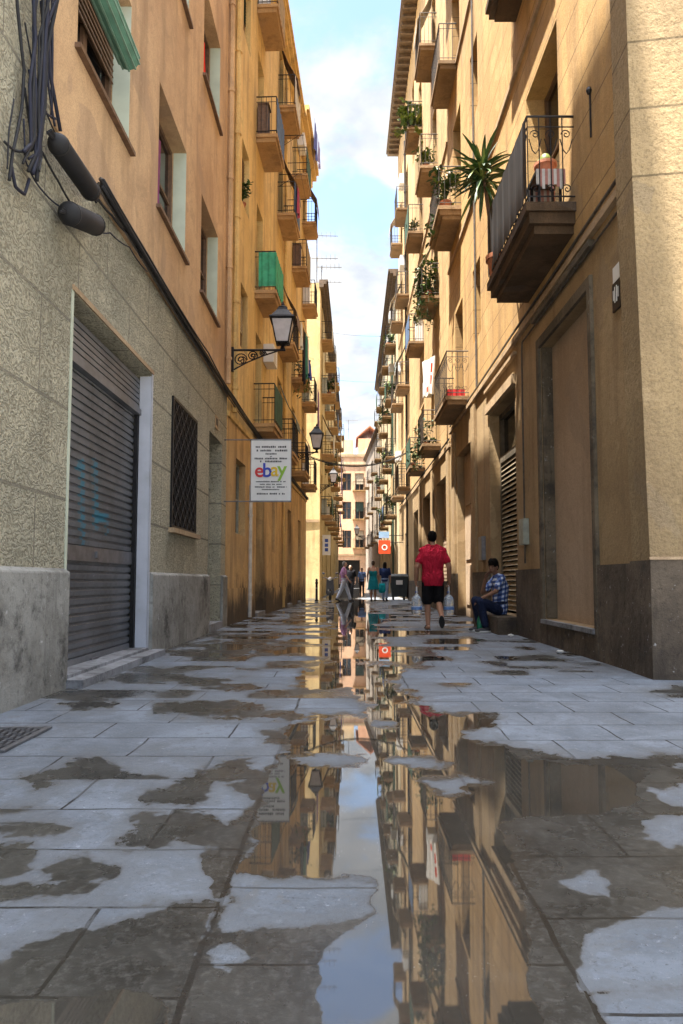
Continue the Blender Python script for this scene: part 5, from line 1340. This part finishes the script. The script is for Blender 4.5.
cloth_panel('washing', 'bright blue cloth on the pale left block', 'washing', FC.p(c_(46.5), 5.5, .8), FC.p(c_(47.4), 5.5, .8), 1.0, cloth_mat('bright blue cloth', (.03, .07, .5)), .03, 'washing far down the street')
cloth_panel('washing', 'violet cloth hanging high on the pale left block', 'washing', FC.p(c_(52), 10.2, .75), FC.p(c_(54), 10.2, .75), 2.6, cloth_mat('dull violet cloth', (.22, .16, .34)), .03, 'washing far down the street')
# drying frames sticking out
for y, z, lb in ((21.9, 15.4, 'iron drying frame sticking out high on the yellow block, upper'), (21.6, 13.9, 'iron drying frame sticking out high on the yellow block, lower'), (22.6, 9.45, 'iron drying frame that carries the black jacket')):
    b = MB(); q = .75
    b.tube([W(y, z, 0), W(y, z, q)], .012, 5); b.tube([W(y + 1.5, z, 0), W(y + 1.5, z, q)], .012, 5)
    for o in (.3, .5, .7): b.tube([W(y - .05, z + .01, o), W(y + 1.6, z + .01, o)], .006, 4)
    b.tube([W(y, z - .4, 0), W(y, z, q * .8)], .009, 5)
    tag(mk('drying_frame', b, M['iron']), lb, 'drying rack', 'drying frames on the yellow block')
# ================================================================== people
def remeshed(name, mb, mat, parent, vox=.008, sm=4, origin=None):
    o = mk(name, mb, mat, None, True)
    r = o.modifiers.new('r', 'REMESH'); r.mode = 'VOXEL'; r.voxel_size = vox; r.use_smooth_shade = True
    s = o.modifiers.new('s', 'SMOOTH'); s.iterations = sm; s.factor = .5
    bpy.context.view_layer.update()
    me = bpy.data.meshes.new_from_object(o.evaluated_get(bpy.context.evaluated_depsgraph_get()))
    o.modifiers.clear(); old = o.data; o.data = me; me.name = name; bpy.data.meshes.remove(old)
    me.polygons.foreach_set('use_smooth', [True] * len(me.polygons))
    w = WL[o.name]; o.parent = parent; o.location = w - WL[parent.name]
    return o
V = Vector
def hand(mb, w, d, n, s, curl=.5, k=1.0):             # wrist, hand direction, palm normal, thumb side
    d, n, s = V(d).normalized(), V(n).normalized(), V(s).normalized(); w = V(w)
    c = w + d * .045 * k
    rot = Matrix((s, n, d)).transposed()
    mb.ellip(c, (.042 * k, .017 * k, .055 * k), rot, 12, 8); mb.caps(w - d * .01, c, .026 * k, .024 * k, 8)
    for i, (off, ln) in enumerate(((.030, .070), (.010, .080), (-.010, .074), (-.030, .058))):
        p = w + d * .09 * k + s * off * k; a = curl * .5; b = curl * 1.5; cc = curl * 2.3
        q = p
        for f, ang in ((.42, a), (.32, b), (.26, cc)):
            e = q + (d * math.cos(ang) + n * math.sin(ang)) * (ln * f * k); mb.caps(q, e, .0095 * k, .0085 * k, 6); q = e
    p = w + d * .03 * k + s * .034 * k; q = p + (d * .6 + s * .7 + n * .3).normalized() * .042 * k; e = q + (d * .9 + s * .1 + n * .5 * (curl + .2)).normalized() * .032 * k
    mb.caps(p, q, .012 * k, .011 * k, 6); mb.caps(q, e, .0105 * k, .009 * k, 6)
def head(mb, c, f, k=1.0, up=(0, 0, 1)):
    f = V(f).normalized(); up = V(up); s = f.cross(up).normalized(); up = s.cross(f).normalized(); R_ = Matrix((s, f, up)).transposed(); c = V(c)
    mb.ellip(c + up * .018 * k - f * .012 * k, (.077 * k, .096 * k, .10 * k), R_); mb.ellip(c - up * .045 * k + f * .018 * k, (.060 * k, .068 * k, .072 * k), R_); mb.ellip(c - up * .085 * k + f * .045 * k, (.030 * k, .028 * k, .025 * k), R_)
    mb.caps(c + up * .012 * k + f * .082 * k, c - up * .022 * k + f * .105 * k, .011 * k, .016 * k, 8)
    for q in (-1, 1):
        mb.ellip(c + s * q * .079 * k - up * .008 * k, (.010 * k, .022 * k, .033 * k), R_); mb.ellip(c + s * q * .032 * k + up * .03 * k + f * .078 * k, (.026 * k, .012 * k, .009 * k), R_)
    mb.ellip(c - up * .055 * k + f * .084 * k, (.024 * k, .010 * k, .008 * k), R_); mb.ellip(c - up * .068 * k + f * .081 * k, (.020 * k, .010 * k, .008 * k), R_)
def face(parent, c, f, k=1.0):
    f = V(f).normalized(); up = V((0, 0, 1)); s = f.cross(up).normalized(); up = s.cross(f); c = V(c); R_ = Matrix((s, f, up)).transposed()
    for q in (-1, 1):
        b = MB(); b.ellip(c + s * q * .032 * k + up * .012 * k + f * .079 * k, (.014 * k, .008 * k, .007 * k), R_, 10, 6); mk('eye', b, M['eye'], parent, True)
        b = MB(); b.ellip(c + s * q * .033 * k + up * .034 * k + f * .087 * k, (.022 * k, .006 * k, .005 * k), R_, 10, 6); mk('eyebrow', b, M['hair_d'], parent, True)
    b = MB(); b.ellip(c - up * .060 * k + f * .090 * k, (.022 * k, .006 * k, .006 * k), R_, 10, 6); mk('mouth', b, M['lip'], parent, True)
def hair(mb, c, f, k=1.0, back=.03, lng=0.0, top=.035):
    f = V(f).normalized(); up = V((0, 0, 1)); s = f.cross(up).normalized(); R_ = Matrix((s, f, up)).transposed(); c = V(c)
    mb.ellip(c + up * top * k - f * (.012 + back * .5) * k, (.085 * k, .098 * k, .096 * k), R_); mb.ellip(c + up * .005 * k - f * .045 * k, (.081 * k, .068 * k, .085 * k), R_)
    if lng: mb.loft([(c - f * .05 + up * .03, .085, .06, s, f), (c - f * .065 - up * .1, .085, .05, s, f), (c - f * .075 - up * lng, .06, .03, s, f)])
def torso(mb, pel, chest, neck, lat, fwd, w=1.0, g=0.0, low=.10, top=True):
    pel, chest, neck, lat, fwd = V(pel), V(chest), V(neck), V(lat).normalized(), V(fwd).normalized(); ax = (chest - pel).normalized()
    secs = [(pel - ax * low, .145 * w + g, .105 * w + g, lat, fwd), (pel, .165 * w + g, .12 * w + g, lat, fwd), (pel.lerp(chest, .4), .148 * w + g, .108 * w + g, lat, fwd), (pel.lerp(chest, .75), .165 * w + g, .12 * w + g, lat, fwd), (chest, .178 * w + g, .122 * w + g, lat, fwd)]
    u = (neck - chest)
    secs += [(chest + u * .45, .185 * w + g, .105 * w + g, lat, fwd), (chest + u * .75, .15 * w + g * .7, .075 * w + g * .7, lat, fwd)]
    if top: secs += [(neck, .065 + g * .3, .06 + g * .3, lat, fwd)]
    mb.loft(secs, 20)
def foot(mb, ank, d, k=1.0, g=0.0):
    d = V(d).normalized(); a = V(ank); s = d.cross(V((0, 0, 1))).normalized(); u = s.cross(d).normalized(); R_ = Matrix((s, d, u)).transposed()
    b = a - u * .045 * k
    mb.ellip(b - d * .02 * k, (.036 * k + g, .055 * k + g, .038 * k + g), R_); mb.ellip(b + d * .07 * k - u * .008 * k, (.042 * k + g, .085 * k + g, .030 * k + g), R_); mb.ellip(b + d * .14 * k - u * .014 * k, (.040 * k + g, .055 * k + g, .022 * k + g), R_)
def shin(mb, k_, a, g=0.0, w=1.0):
    m = V(k_).lerp(V(a), .35); mb.caps(k_, m, .055 * w + g, .058 * w + g); mb.caps(m, a, .058 * w + g, .038 * w + g)
skin = lambda n, c: plain(n, c, .55, 0, .12, 14, .05)
M['skin_a'] = skin('tanned skin', (.34, .17, .10)); M['skin_b'] = skin('olive brown skin', (.24, .12, .07)); M['skin_c'] = skin('light skin', (.50, .30, .21))
M['hair_d'] = plain('black hair', (.006, .005, .0045), .9, 0, .4, 40, .5, .15); M['hair_g'] = plain('grey cropped hair', (.16, .14, .12), .8, 0, .3, 60, .3); M['hair_b'] = plain('brown hair', (.09, .05, .025), .6, 0, .4, 40, .3)
M['eye'] = plain('dark eye', (.015, .012, .01), .2); M['lip'] = skin('lips', (.28, .10, .08)); M['sole'] = plain('dark sandal rubber', (.03, .028, .03), .7)
def clothm(nm, c):
    n = NT(nm); p = n.scale(n.pos, (1.3, 1.3, .55)); w = n.noise(9, 3, .5, p, 1.6); f = n.noise(220, 2)
    n.set('Base Color', n.mix(n.ramp(n.noise(5, 4), .3, .7), tuple(k * .75 for k in c), c)); n.set('Roughness', .9); n.set('Specular IOR Level', .15)
    n.set('Normal', n.bump(n.math('ADD', w, n.math('MULTIPLY', f, .04)), .9, .06)); return n.m
def check_mat():
    n = NT('blue and white checked cotton'); p = n.pos; x, y, z = n.sep(n.scale(p, 1.0))
    def st(v, f): return n.math('GREATER_THAN', n.math('SINE', n.math('MULTIPLY', v, f)), .1)
    a = n.math('ADD', st(n.math('ADD', x, n.math('MULTIPLY', y, .6)), 75), st(n.math('SUBTRACT', z, n.math('MULTIPLY', x, .25)), 75))
    c = n.mix(n.ramp(a, .4, 1.1), (.03, .05, .16), (.10, .17, .40)); c = n.mix(n.ramp(a, 1.4, 2), c, (.62, .68, .78)); n.set('Base Color', c); n.set('Roughness', .9); return n.m

# ---- man in the red shirt, walking away with two jugs
bx, by, K = 1.64, 13.25, 1.055
p_ = lambda x, y, z: V((bx + x * K, by + y * K, z * K))
t = thing('person', 'man in a red shirt and black shorts walking away carrying two water jugs', 'person', (bx, by, 0))
Hd = p_(.0, .06, 1.635); fw = V((.05, 1, -.12))
hip = {-1: p_(-.095, 0, .90), 1: p_(.095, 0, .90)}; kn = {-1: p_(-.095, .06, .49), 1: p_(.10, .05, .50)}; an = {-1: p_(-.09, .0, .085), 1: p_(.115, -.30, .24)}
sh_ = {-1: p_(-.20, .0, 1.385), 1: p_(.20, .0, 1.385)}; el = {-1: p_(-.285, -.05, 1.12), 1: p_(.285, -.05, 1.12)}; wr = {-1: p_(-.305, .02, .885), 1: p_(.30, .02, .885)}
mb = MB(); torso(mb, p_(0, 0, .95), p_(0, .0, 1.30), p_(0, .02, 1.50), (1, 0, 0), (0, 1, 0), K * 1.08); head(mb, Hd, fw, K); mb.caps(p_(0, .01, 1.46), Hd - V((0, 0, .06)), .062, .056)
for s in (-1, 1):
    mb.caps(sh_[s], el[s], .062, .052); mb.caps(el[s], wr[s], .052, .034); hand(mb, wr[s], (0, .05, -1), (-s, 0, 0), (0, 1, 0), .85, K)
    mb.caps(hip[s], kn[s], .092, .062); shin(mb, kn[s], an[s], 0, 1.05)
foot(mb, an[-1], (-.1, 1, 0), K); foot(mb, an[1], (.1, .55, -.95), K)
remeshed('body', mb, M['skin_a'], t, .0065, 3)
mb = MB(); torso(mb, p_(0, 0, .90), p_(0, 0, 1.30), p_(0, .02, 1.505), (1, 0, 0), (0, 1, 0), K * 1.12, .024, .13)
for s in (-1, 1): mb.caps(sh_[s] - V((s * .03, 0, 0)), sh_[s].lerp(el[s], .62), .075, .073); mb.caps(p_(s * .07, .02, 1.475), sh_[s] - V((s * .02, 0, -.01)), .06, .082)
pass
remeshed('shirt', mb, clothm('crimson cotton', (.50, .018, .045)), t, .009, 3)
mb = MB(); torso(mb, p_(0, 0, .86), p_(0, 0, .93), p_(0, 0, .95), (1, 0, 0), (0, 1, 0), K * .96, .018, .06, False)
for s in (-1, 1): mb.caps(hip[s], hip[s].lerp(kn[s], .9), .116, .112)
remeshed('shorts', mb, clothm('black shorts cotton', (.012, .011, .013)), t, .009, 3)
mb = MB(); hair(mb, Hd, fw, K); remeshed('hair', mb, M['hair_d'], t, .008, 2)
face(t, Hd, fw, K)
for s, d in ((-1, (-.1, 1, 0)), (1, (.1, .55, -.95))):
    d = V(d).normalized(); sd_ = d.cross(V((0, 0, 1))).normalized(); u = sd_.cross(d).normalized(); c = an[s] - u * .088 * K + d * .05
    mb = MB(); mb.loft([(c + u * .012, .05, .135, sd_, d), (c, .052, .14, sd_, d), (c - u * .006, .05, .137, sd_, d)], 18); b = V(an[s]) + d * .085 - u * .02; mb.tube([b - sd_ * .05 - u * .05, b - sd_ * .03, b + sd_ * .03, b + sd_ * .05 - u * .05], .012, 6); mk('sandal', mb, M['sole'], t)
# jugs
for s, lb in ((-1, 'clear water jug in the left hand of the man in red'), (1, 'clear water jug in the right hand of the man in red')):
    tip = wr[s] + V((-s * .035, .01, -.105 * K)); j = V((tip.x + s * .02, tip.y, .27)); q = thing('water_jug', lb, 'water jug', j, 'water jugs carried by the man')
    b = MB(); b.lathe(j, [(.08, 0), (.098, .015), (.10, .06), (.094, .075), (.10, .09), (.10, .16), (.094, .175), (.10, .19), (.10, .26), (.088, .32), (.055, .37), (.024, .395), (.022, .42)], 20); mk('jug_body', b, M['jug'], q, True)
    b = MB(); b.lathe(j, [(.026, .421), (.028, .445), (.02, .45)], 12); mk('cap', b, plain('blue plastic cap', (.03, .10, .45), .4), q)
    b = MB(); b.lathe(j, [(.1015, .10), (.1015, .155)], 20); mk('paper_label', b, plain('blue paper label', (.16, .30, .62), .5, 0, .4, 30), q)
    tp = tip.z - j.z; b = MB(); b.tube([j + V((0, -.055, .35)), j + V((0, -.05, tp - .02)), j + V((0, 0, tp)), j + V((0, .05, tp - .02)), j + V((0, .055, .35))], .009, 6); mk('handle', b, M['white_plastic'], q)

# ---- seated man in the checked shirt
t = thing('person', 'young man in a blue checked shirt sitting on the doorway step, hand at his chin', 'person', (2.7, 12.7, 0))
pel = V((2.78, 12.72, .42)); ch = V((2.80, 12.72, .80)); nk = V((2.735, 12.70, 1.03)); Hd = V((2.66, 12.665, 1.165)); fw = V((-.66, -.75, -.10)); lat = V((.12, -1, 0)); fd = V((-1, -.12, 0))
sL, sR = V((2.775, 12.52, .965)), V((2.765, 12.90, .965)); eL, wL = V((2.66, 12.46, .73)), V((2.42, 12.54, .60)); eR, wR = V((2.50, 12.86, .70)), V((2.53, 12.74, .945))
hL, hR = V((2.74, 12.62, .40)), V((2.74, 12.82, .40)); kL, kR = V((2.39, 12.56, .545)), V((2.37, 12.86, .55)); aL, aR = V((2.49, 12.55, .09)), V((2.44, 12.85, .09))
mb = MB(); torso(mb, pel, ch, nk, lat, fd, .98, 0, .10); head(mb, Hd, fw, 1.0); mb.caps(nk - V((0, 0, .03)), Hd - V((-.02, 0, .07)), .058, .052)
mb.caps(sL, eL, .052, .042); mb.caps(eL, wL, .042, .028); hand(mb, wL, (-.8, .1, -.5), (0, .3, -1), (0, 1, .2), .5); mb.caps(sR, eR, .052, .042); mb.caps(eR, wR, .042, .028); hand(mb, wR, (.35, -.25, 1), (.6, -.5, 0), (-.6, -.5, .2), .75)
for h_, k_, a_ in ((hL, kL, aL), (hR, kR, aR)): mb.caps(h_, k_, .085, .058); shin(mb, k_, a_)
foot(mb, aL, (-1, -.15, 0)); foot(mb, aR, (-1, .1, 0)); remeshed('body', mb, M['skin_b'], t, .0065, 3)
mb = MB(); torso(mb, pel, ch, nk + V((0, 0, .005)), lat, fd, .98, .026, .10); mb.caps(sL, sL.lerp(eL, .72), .072, .064); mb.caps(sR, sR.lerp(eR, .72), .072, .064); mb.tube([nk + V((.05 * math.cos(a) , .06 * math.sin(a), .01)) for a in [i * .5 for i in range(13)]], .016, 6); remeshed('checked_shirt', mb, check_mat(), t, .008, 3)
mb = MB(); torso(mb, pel - V((0, 0, .01)), pel + V((0, 0, .1)), pel + V((0, 0, .15)), lat, fd, .98, .016, .10, False)
for h_, k_, a_ in ((hL, kL, aL), (hR, kR, aR)): mb.caps(h_, k_, .106, .088); m_ = k_.lerp(a_, .9); mb.caps(k_, m_, .088, .066)
remeshed('trousers', mb, clothm('dark indigo denim', (.018, .026, .06)), t, .008, 3)
mb = MB(); foot(mb, aL, (-1, -.15, 0), 1.0, .012); foot(mb, aR, (-1, .1, 0), 1.0, .012); 
for a_, d in ((aL, V((-1, -.15, 0))), (aR, V((-1, .1, 0)))):
    mb = MB(); foot(mb, a_, d, 1.0, .012); mb.caps(a_ - V((0, 0, .03)), a_, .048, .046); so = remeshed('shoe', mb, plain('black canvas shoe', (.03, .03, .035), .7), t, .007, 2)
    d = d.normalized(); s = d.cross(V((0, 0, 1))); b = MB(); c = V((a_.x, a_.y, 0)) + d * .055; b.loft([(c + V((0, 0, .004)), .055, .145, s, d), (c + V((0, 0, .03)), .056, .148, s, d)], 20); mk('sole', b, M['white_plastic'], so)
mb = MB(); hair(mb, Hd, fw, 1.08, .0, 0, .052)
for i in range(40): a = i * 2.4; q = .35 + .6 * (i / 40); mb.ellip(Hd + V((.08 * math.cos(a) * math.sin(q * 1.4), .09 * math.sin(a) * math.sin(q * 1.4), .06 + .095 * math.cos(q * 1.4))), (.022, .022, .02), None, 6, 5)
mb = mb; remeshed('hair', mb, M['hair_d'], t, .007, 2); face(t, Hd, fw)

# ---- people at the sunlit crossing
def stander(label, x, y, k, fwd, top, low, skinm, hairm, style='dress', stride=.0, arms='down', topn='shirt', lown='trousers', long=0.0, bun=False):
    fwd = V(fwd).normalized(); lat = fwd.cross(V((0, 0, 1))).normalized(); B0 = V((x, y, 0)); P = lambda a, f, z: B0 + lat * (a * k) + fwd * (f * k) + V((0, 0, z * k))
    t = thing('person', label, 'person', B0, 'people at the crossing'); Hd = P(0, .05, 1.625)
    hp = {s: P(.09 * s, 0, .90) for s in (-1, 1)}; fx = {-1: stride, 1: -stride}; kn = {s: P(.09 * s, fx[s] * .5 + .03, .49 - abs(stride) * .05) for s in (-1, 1)}; an = {s: P(.08 * s, fx[s], .085) for s in (-1, 1)}
    if stride: an[1] = P(.08, -stride, .13)
    sh = {s: P(.185 * s, 0, 1.42) for s in (-1, 1)}
    if arms == 'down': el = {s: P(.24 * s, -.04 - fx[s] * .3, 1.13) for s in (-1, 1)}; wr = {s: P(.24 * s, .04 - fx[s] * .6, .90) for s in (-1, 1)}
    else: el = {s: P(.23 * s, -.03, 1.12) for s in (-1, 1)}; wr = {s: P(.15 * s, .20, 1.08) for s in (-1, 1)}
    mb = MB(); torso(mb, P(0, 0, .95), P(0, 0, 1.28), P(0, .02, 1.48), lat, fwd, k * .95); head(mb, Hd, fwd, k); mb.caps(P(0, .01, 1.44), Hd - V((0, 0, .06)), .055 * k, .05 * k)
    for s in (-1, 1):
        mb.caps(sh[s], el[s], .050 * k, .04 * k); mb.caps(el[s], wr[s], .04 * k, .027 * k); d = (wr[s] - el[s]).normalized(); hand(mb, wr[s], d, -lat * s, fwd + V((0, 0, .2)), .5, k)
        mb.caps(hp[s], kn[s], .085 * k, .056 * k); shin(mb, kn[s], an[s], 0, .95 * k); foot(mb, an[s], fwd if not (stride and s == 1) else fwd + V((0, 0, -.35)), k)
    remeshed('body', mb, skinm, t, .011, 2)
    if style == 'dress':
        mb = MB(); torso(mb, P(0, 0, .95), P(0, 0, 1.25), P(0, .02, 1.36), lat, fwd, k * .95, .02, .05, False)
        mb.loft([(P(0, 0, 1.02), .15, .12, lat, fwd), (P(0, 0, .9), .20, .16, lat, fwd), (P(0, .0, .62), .23, .19, lat, fwd), (P(0, 0, .50), .25, .21, lat, fwd)]); remeshed('dress', mb, top, t, .012, 2)
    else:
        mb = MB(); torso(mb, P(0, 0, .90), P(0, 0, 1.28), P(0, .02, 1.485), lat, fwd, k * .97, .022, .06)
        for s in (-1, 1): mb.caps(sh[s], sh[s].lerp(el[s], .8), .068 * k, .06 * k)
        remeshed(topn, mb, top, t, .012, 2); mb = MB(); torso(mb, P(0, 0, .9), P(0, 0, 1.0), P(0, 0, 1.03), lat, fwd, k, .016, .08, False)
        for s in (-1, 1): mb.caps(hp[s], kn[s], .105 * k, .08 * k); mb.caps(kn[s], kn[s].lerp(an[s], .93), .08 * k, .065 * k)
        remeshed(lown, mb, low, t, .012, 2)
    mb = MB(); hair(mb, Hd, fwd, k, .03, long)
    if bun: mb.ellip(Hd + V((0, 0, .1)) - fwd * .09, (.05, .05, .05))
    remeshed('hair', mb, hairm, t, .011, 2)
    for s in (-1, 1):
        mb = MB(); foot(mb, an[s], fwd if not (stride and s == 1) else fwd + V((0, 0, -.35)), k, .009); remeshed('shoe', mb, M['sole'], t, .01, 1)
    face(t, Hd, fwd, k); return t
stander('grey haired man in a lilac shirt and white trousers striding to the right', -.10, 31.0, 1.0, (1, .1, 0), clothm('lilac checked cotton', (.42, .22, .38)), clothm('white blue linen', (.55, .60, .70)), M['skin_c'], M['hair_g'], 'suit', .30)
stander('woman in a teal dress seen from behind at the crossing', 1.2, 31.0, 1.02, (.1, 1, 0), clothm('teal cotton', (.01, .20, .24)), None, M['skin_a'], M['hair_b'], 'dress', 0, 'down', bun=True)
stander('woman in a dark blue top and pale jeans beside the woman in teal', 1.74, 31.4, .99, (.2, 1, 0), clothm('navy cotton', (.02, .035, .10)), clothm('pale denim', (.30, .38, .50)), M['skin_c'], M['hair_d'], 'suit', .06, 'down', long=.22)
stander('dark clothed woman behind the striding man', .22, 33.6, .95, (-.2, -1, 0), clothm('black cotton', (.014, .014, .018)), clothm('charcoal cotton', (.03, .03, .035)), M['skin_c'], M['hair_d'], 'suit', .1, 'down', long=.2)
stander('distant person in a pale blue shirt walking towards the camera in shade', 1.02, 45, .98, (0, -1, 0), clothm('pale blue cotton', (.16, .26, .52)), clothm('dark trousers cotton', (.03, .03, .04)), M['skin_c'], M['hair_d'], 'suit', .1)
c = V((1.60, 31.15, .36)); t = thing('shopping_bag', 'turquoise shopping bag hanging between the two women', 'bag', c)
b = MB(); b.loft([(c, .12, .07, (1,0,0), (0,1,0)), (c + V((0, 0, .1)), .16, .09, (1,0,0), (0,1,0)), (c + V((0, 0, .34)), .15, .06, (1,0,0), (0,1,0)), (c + V((0, 0, .42)), .13, .03, (1,0,0), (0,1,0))], 16); mk('bag_body', b, clothm('turquoise bag cloth', (.01, .32, .36)), t, True)
for s in (-.03, .03): b = MB(); b.tube([c + V((-.08, s, .41)), c + V((-.06, s * .5, .52)), c + V((-.03, 0, .56)), c + V((.0, s * .5, .52)), c + V((.06, s, .41))], .007, 5); mk('strap', b, M['leaf_d'], t)
SUN, SKY, EXPO = 5.0, .10, 2.35
CLOUD_OFF = (0, 0, 0); CLOUD_COL = (2.35, 2.4, 2.48, 1); CLOUD_FILL = (30, 31, 33, 1)  # last colour: overhead clouds brightened out of frame to add fill light
# ------------------------------------------------------------------ light, sky, view
L = Vector((.26, .15, -.95)).normalized()
sd = bpy.data.lights.new('sun', 'SUN'); so_ = bpy.data.objects.new('sun', sd); C.objects.link(so_)
sd.energy = SUN; sd.angle = R(.5); sd.color = (1, .93, .82); so_.rotation_euler = L.to_track_quat('-Z', 'Y').to_euler(); so_.location = (-10, -8, 40)
w = bpy.data.worlds.new('World'); scene.world = w; w.use_nodes = True; t = w.node_tree; t.nodes.clear()
out = t.nodes.new('ShaderNodeOutputWorld'); bg = t.nodes.new('ShaderNodeBackground'); t.links.new(bg.outputs[0], out.inputs[0])
sky = t.nodes.new('ShaderNodeTexSky'); sky.sky_type = 'NISHITA'; sky.sun_disc = False
sky.sun_elevation = math.asin(-L.z); sky.sun_rotation = math.atan2(-L.x, -L.y) % (2 * math.pi); sky.dust_density = 1.0; sky.ozone_density = 1.5
tc = t.nodes.new('ShaderNodeTexCoord'); sx = t.nodes.new('ShaderNodeSeparateXYZ'); t.links.new(tc.outputs['Generated'], sx.inputs[0])
mx = t.nodes.new('ShaderNodeMath'); mx.operation = 'MAXIMUM'; t.links.new(sx.outputs[2], mx.inputs[0]); mx.inputs[1].default_value = .06
ad = t.nodes.new('ShaderNodeMath'); ad.operation = 'ADD'; t.links.new(mx.outputs[0], ad.inputs[0]); ad.inputs[1].default_value = .25
dv = t.nodes.new('ShaderNodeVectorMath'); dv.operation = 'DIVIDE'; cb = t.nodes.new('ShaderNodeCombineXYZ')
for k in range(3): t.links.new(ad.outputs[0], cb.inputs[k])
t.links.new(tc.outputs['Generated'], dv.inputs[0]); t.links.new(cb.outputs[0], dv.inputs[1])
mp = t.nodes.new('ShaderNodeMapping'); t.links.new(dv.outputs[0], mp.inputs[0]); mp.inputs['Location'].default_value = CLOUD_OFF
nz = t.nodes.new('ShaderNodeTexNoise'); t.links.new(mp.outputs[0], nz.inputs['Vector']); nz.inputs['Scale'].default_value = 4.6; nz.inputs['Detail'].default_value = 9; nz.inputs['Roughness'].default_value = .56; nz.inputs['Distortion'].default_value = .25
mr = t.nodes.new('ShaderNodeMapRange'); mr.interpolation_type = 'SMOOTHSTEP'; t.links.new(nz.outputs['Fac'], mr.inputs[0]); mr.inputs[1].default_value = .41; mr.inputs[2].default_value = .60
hz = t.nodes.new('ShaderNodeMapRange'); t.links.new(sx.outputs[2], hz.inputs[0]); hz.inputs[1].default_value = .75; hz.inputs[2].default_value = .3; hz.inputs[3].default_value = 0; hz.inputs[4].default_value = .22
mm = t.nodes.new('ShaderNodeMath'); mm.operation = 'ADD'; mm.use_clamp = True; t.links.new(mr.outputs[0], mm.inputs[0]); t.links.new(hz.outputs[0], mm.inputs[1])
mi = t.nodes.new('ShaderNodeMix'); mi.data_type = 'RGBA'; t.links.new(mm.outputs[0], mi.inputs[0]); t.links.new(sky.outputs[0], mi.inputs[6]); rr = t.nodes.new('ShaderNodeMapRange'); rr.interpolation_type = 'SMOOTHSTEP'; t.links.new(sx.outputs[2], rr.inputs[0]); rr.inputs[1].default_value = .70; rr.inputs[2].default_value = .96
cm = t.nodes.new('ShaderNodeMix'); cm.data_type = 'RGBA'; t.links.new(rr.outputs[0], cm.inputs[0]); n2 = t.nodes.new('ShaderNodeTexNoise'); t.links.new(mp.outputs[0], n2.inputs['Vector']); n2.inputs['Scale'].default_value = 9; n2.inputs['Detail'].default_value = 7
cr = t.nodes.new('ShaderNodeMapRange'); t.links.new(n2.outputs['Fac'], cr.inputs[0]); cr.inputs[1].default_value = .35; cr.inputs[2].default_value = .65
cg = t.nodes.new('ShaderNodeMix'); cg.data_type = 'RGBA'; t.links.new(cr.outputs[0], cg.inputs[0]); cg.inputs[6].default_value = (1.55, 1.68, 1.86, 1); cg.inputs[7].default_value = CLOUD_COL; t.links.new(cg.outputs[2], cm.inputs[6]); cm.inputs[7].default_value = CLOUD_FILL; t.links.new(cm.outputs[2], mi.inputs[7])
t.links.new(mi.outputs[2], bg.inputs[0]); bg.inputs[1].default_value = SKY
scene.render.engine = 'CYCLES'
scene.view_settings.view_transform = 'Standard'; scene.view_settings.look = 'None'; scene.view_settings.exposure = EXPO; scene.view_settings.gamma = 1
scene.cycles.max_bounces = 8; scene.cycles.diffuse_bounces = 6; scene.cycles.glossy_bounces = 4; scene.cycles.transmission_bounces = 6
scene.cycles.use_denoising = True; scene.cycles.sample_clamp_indirect = 6
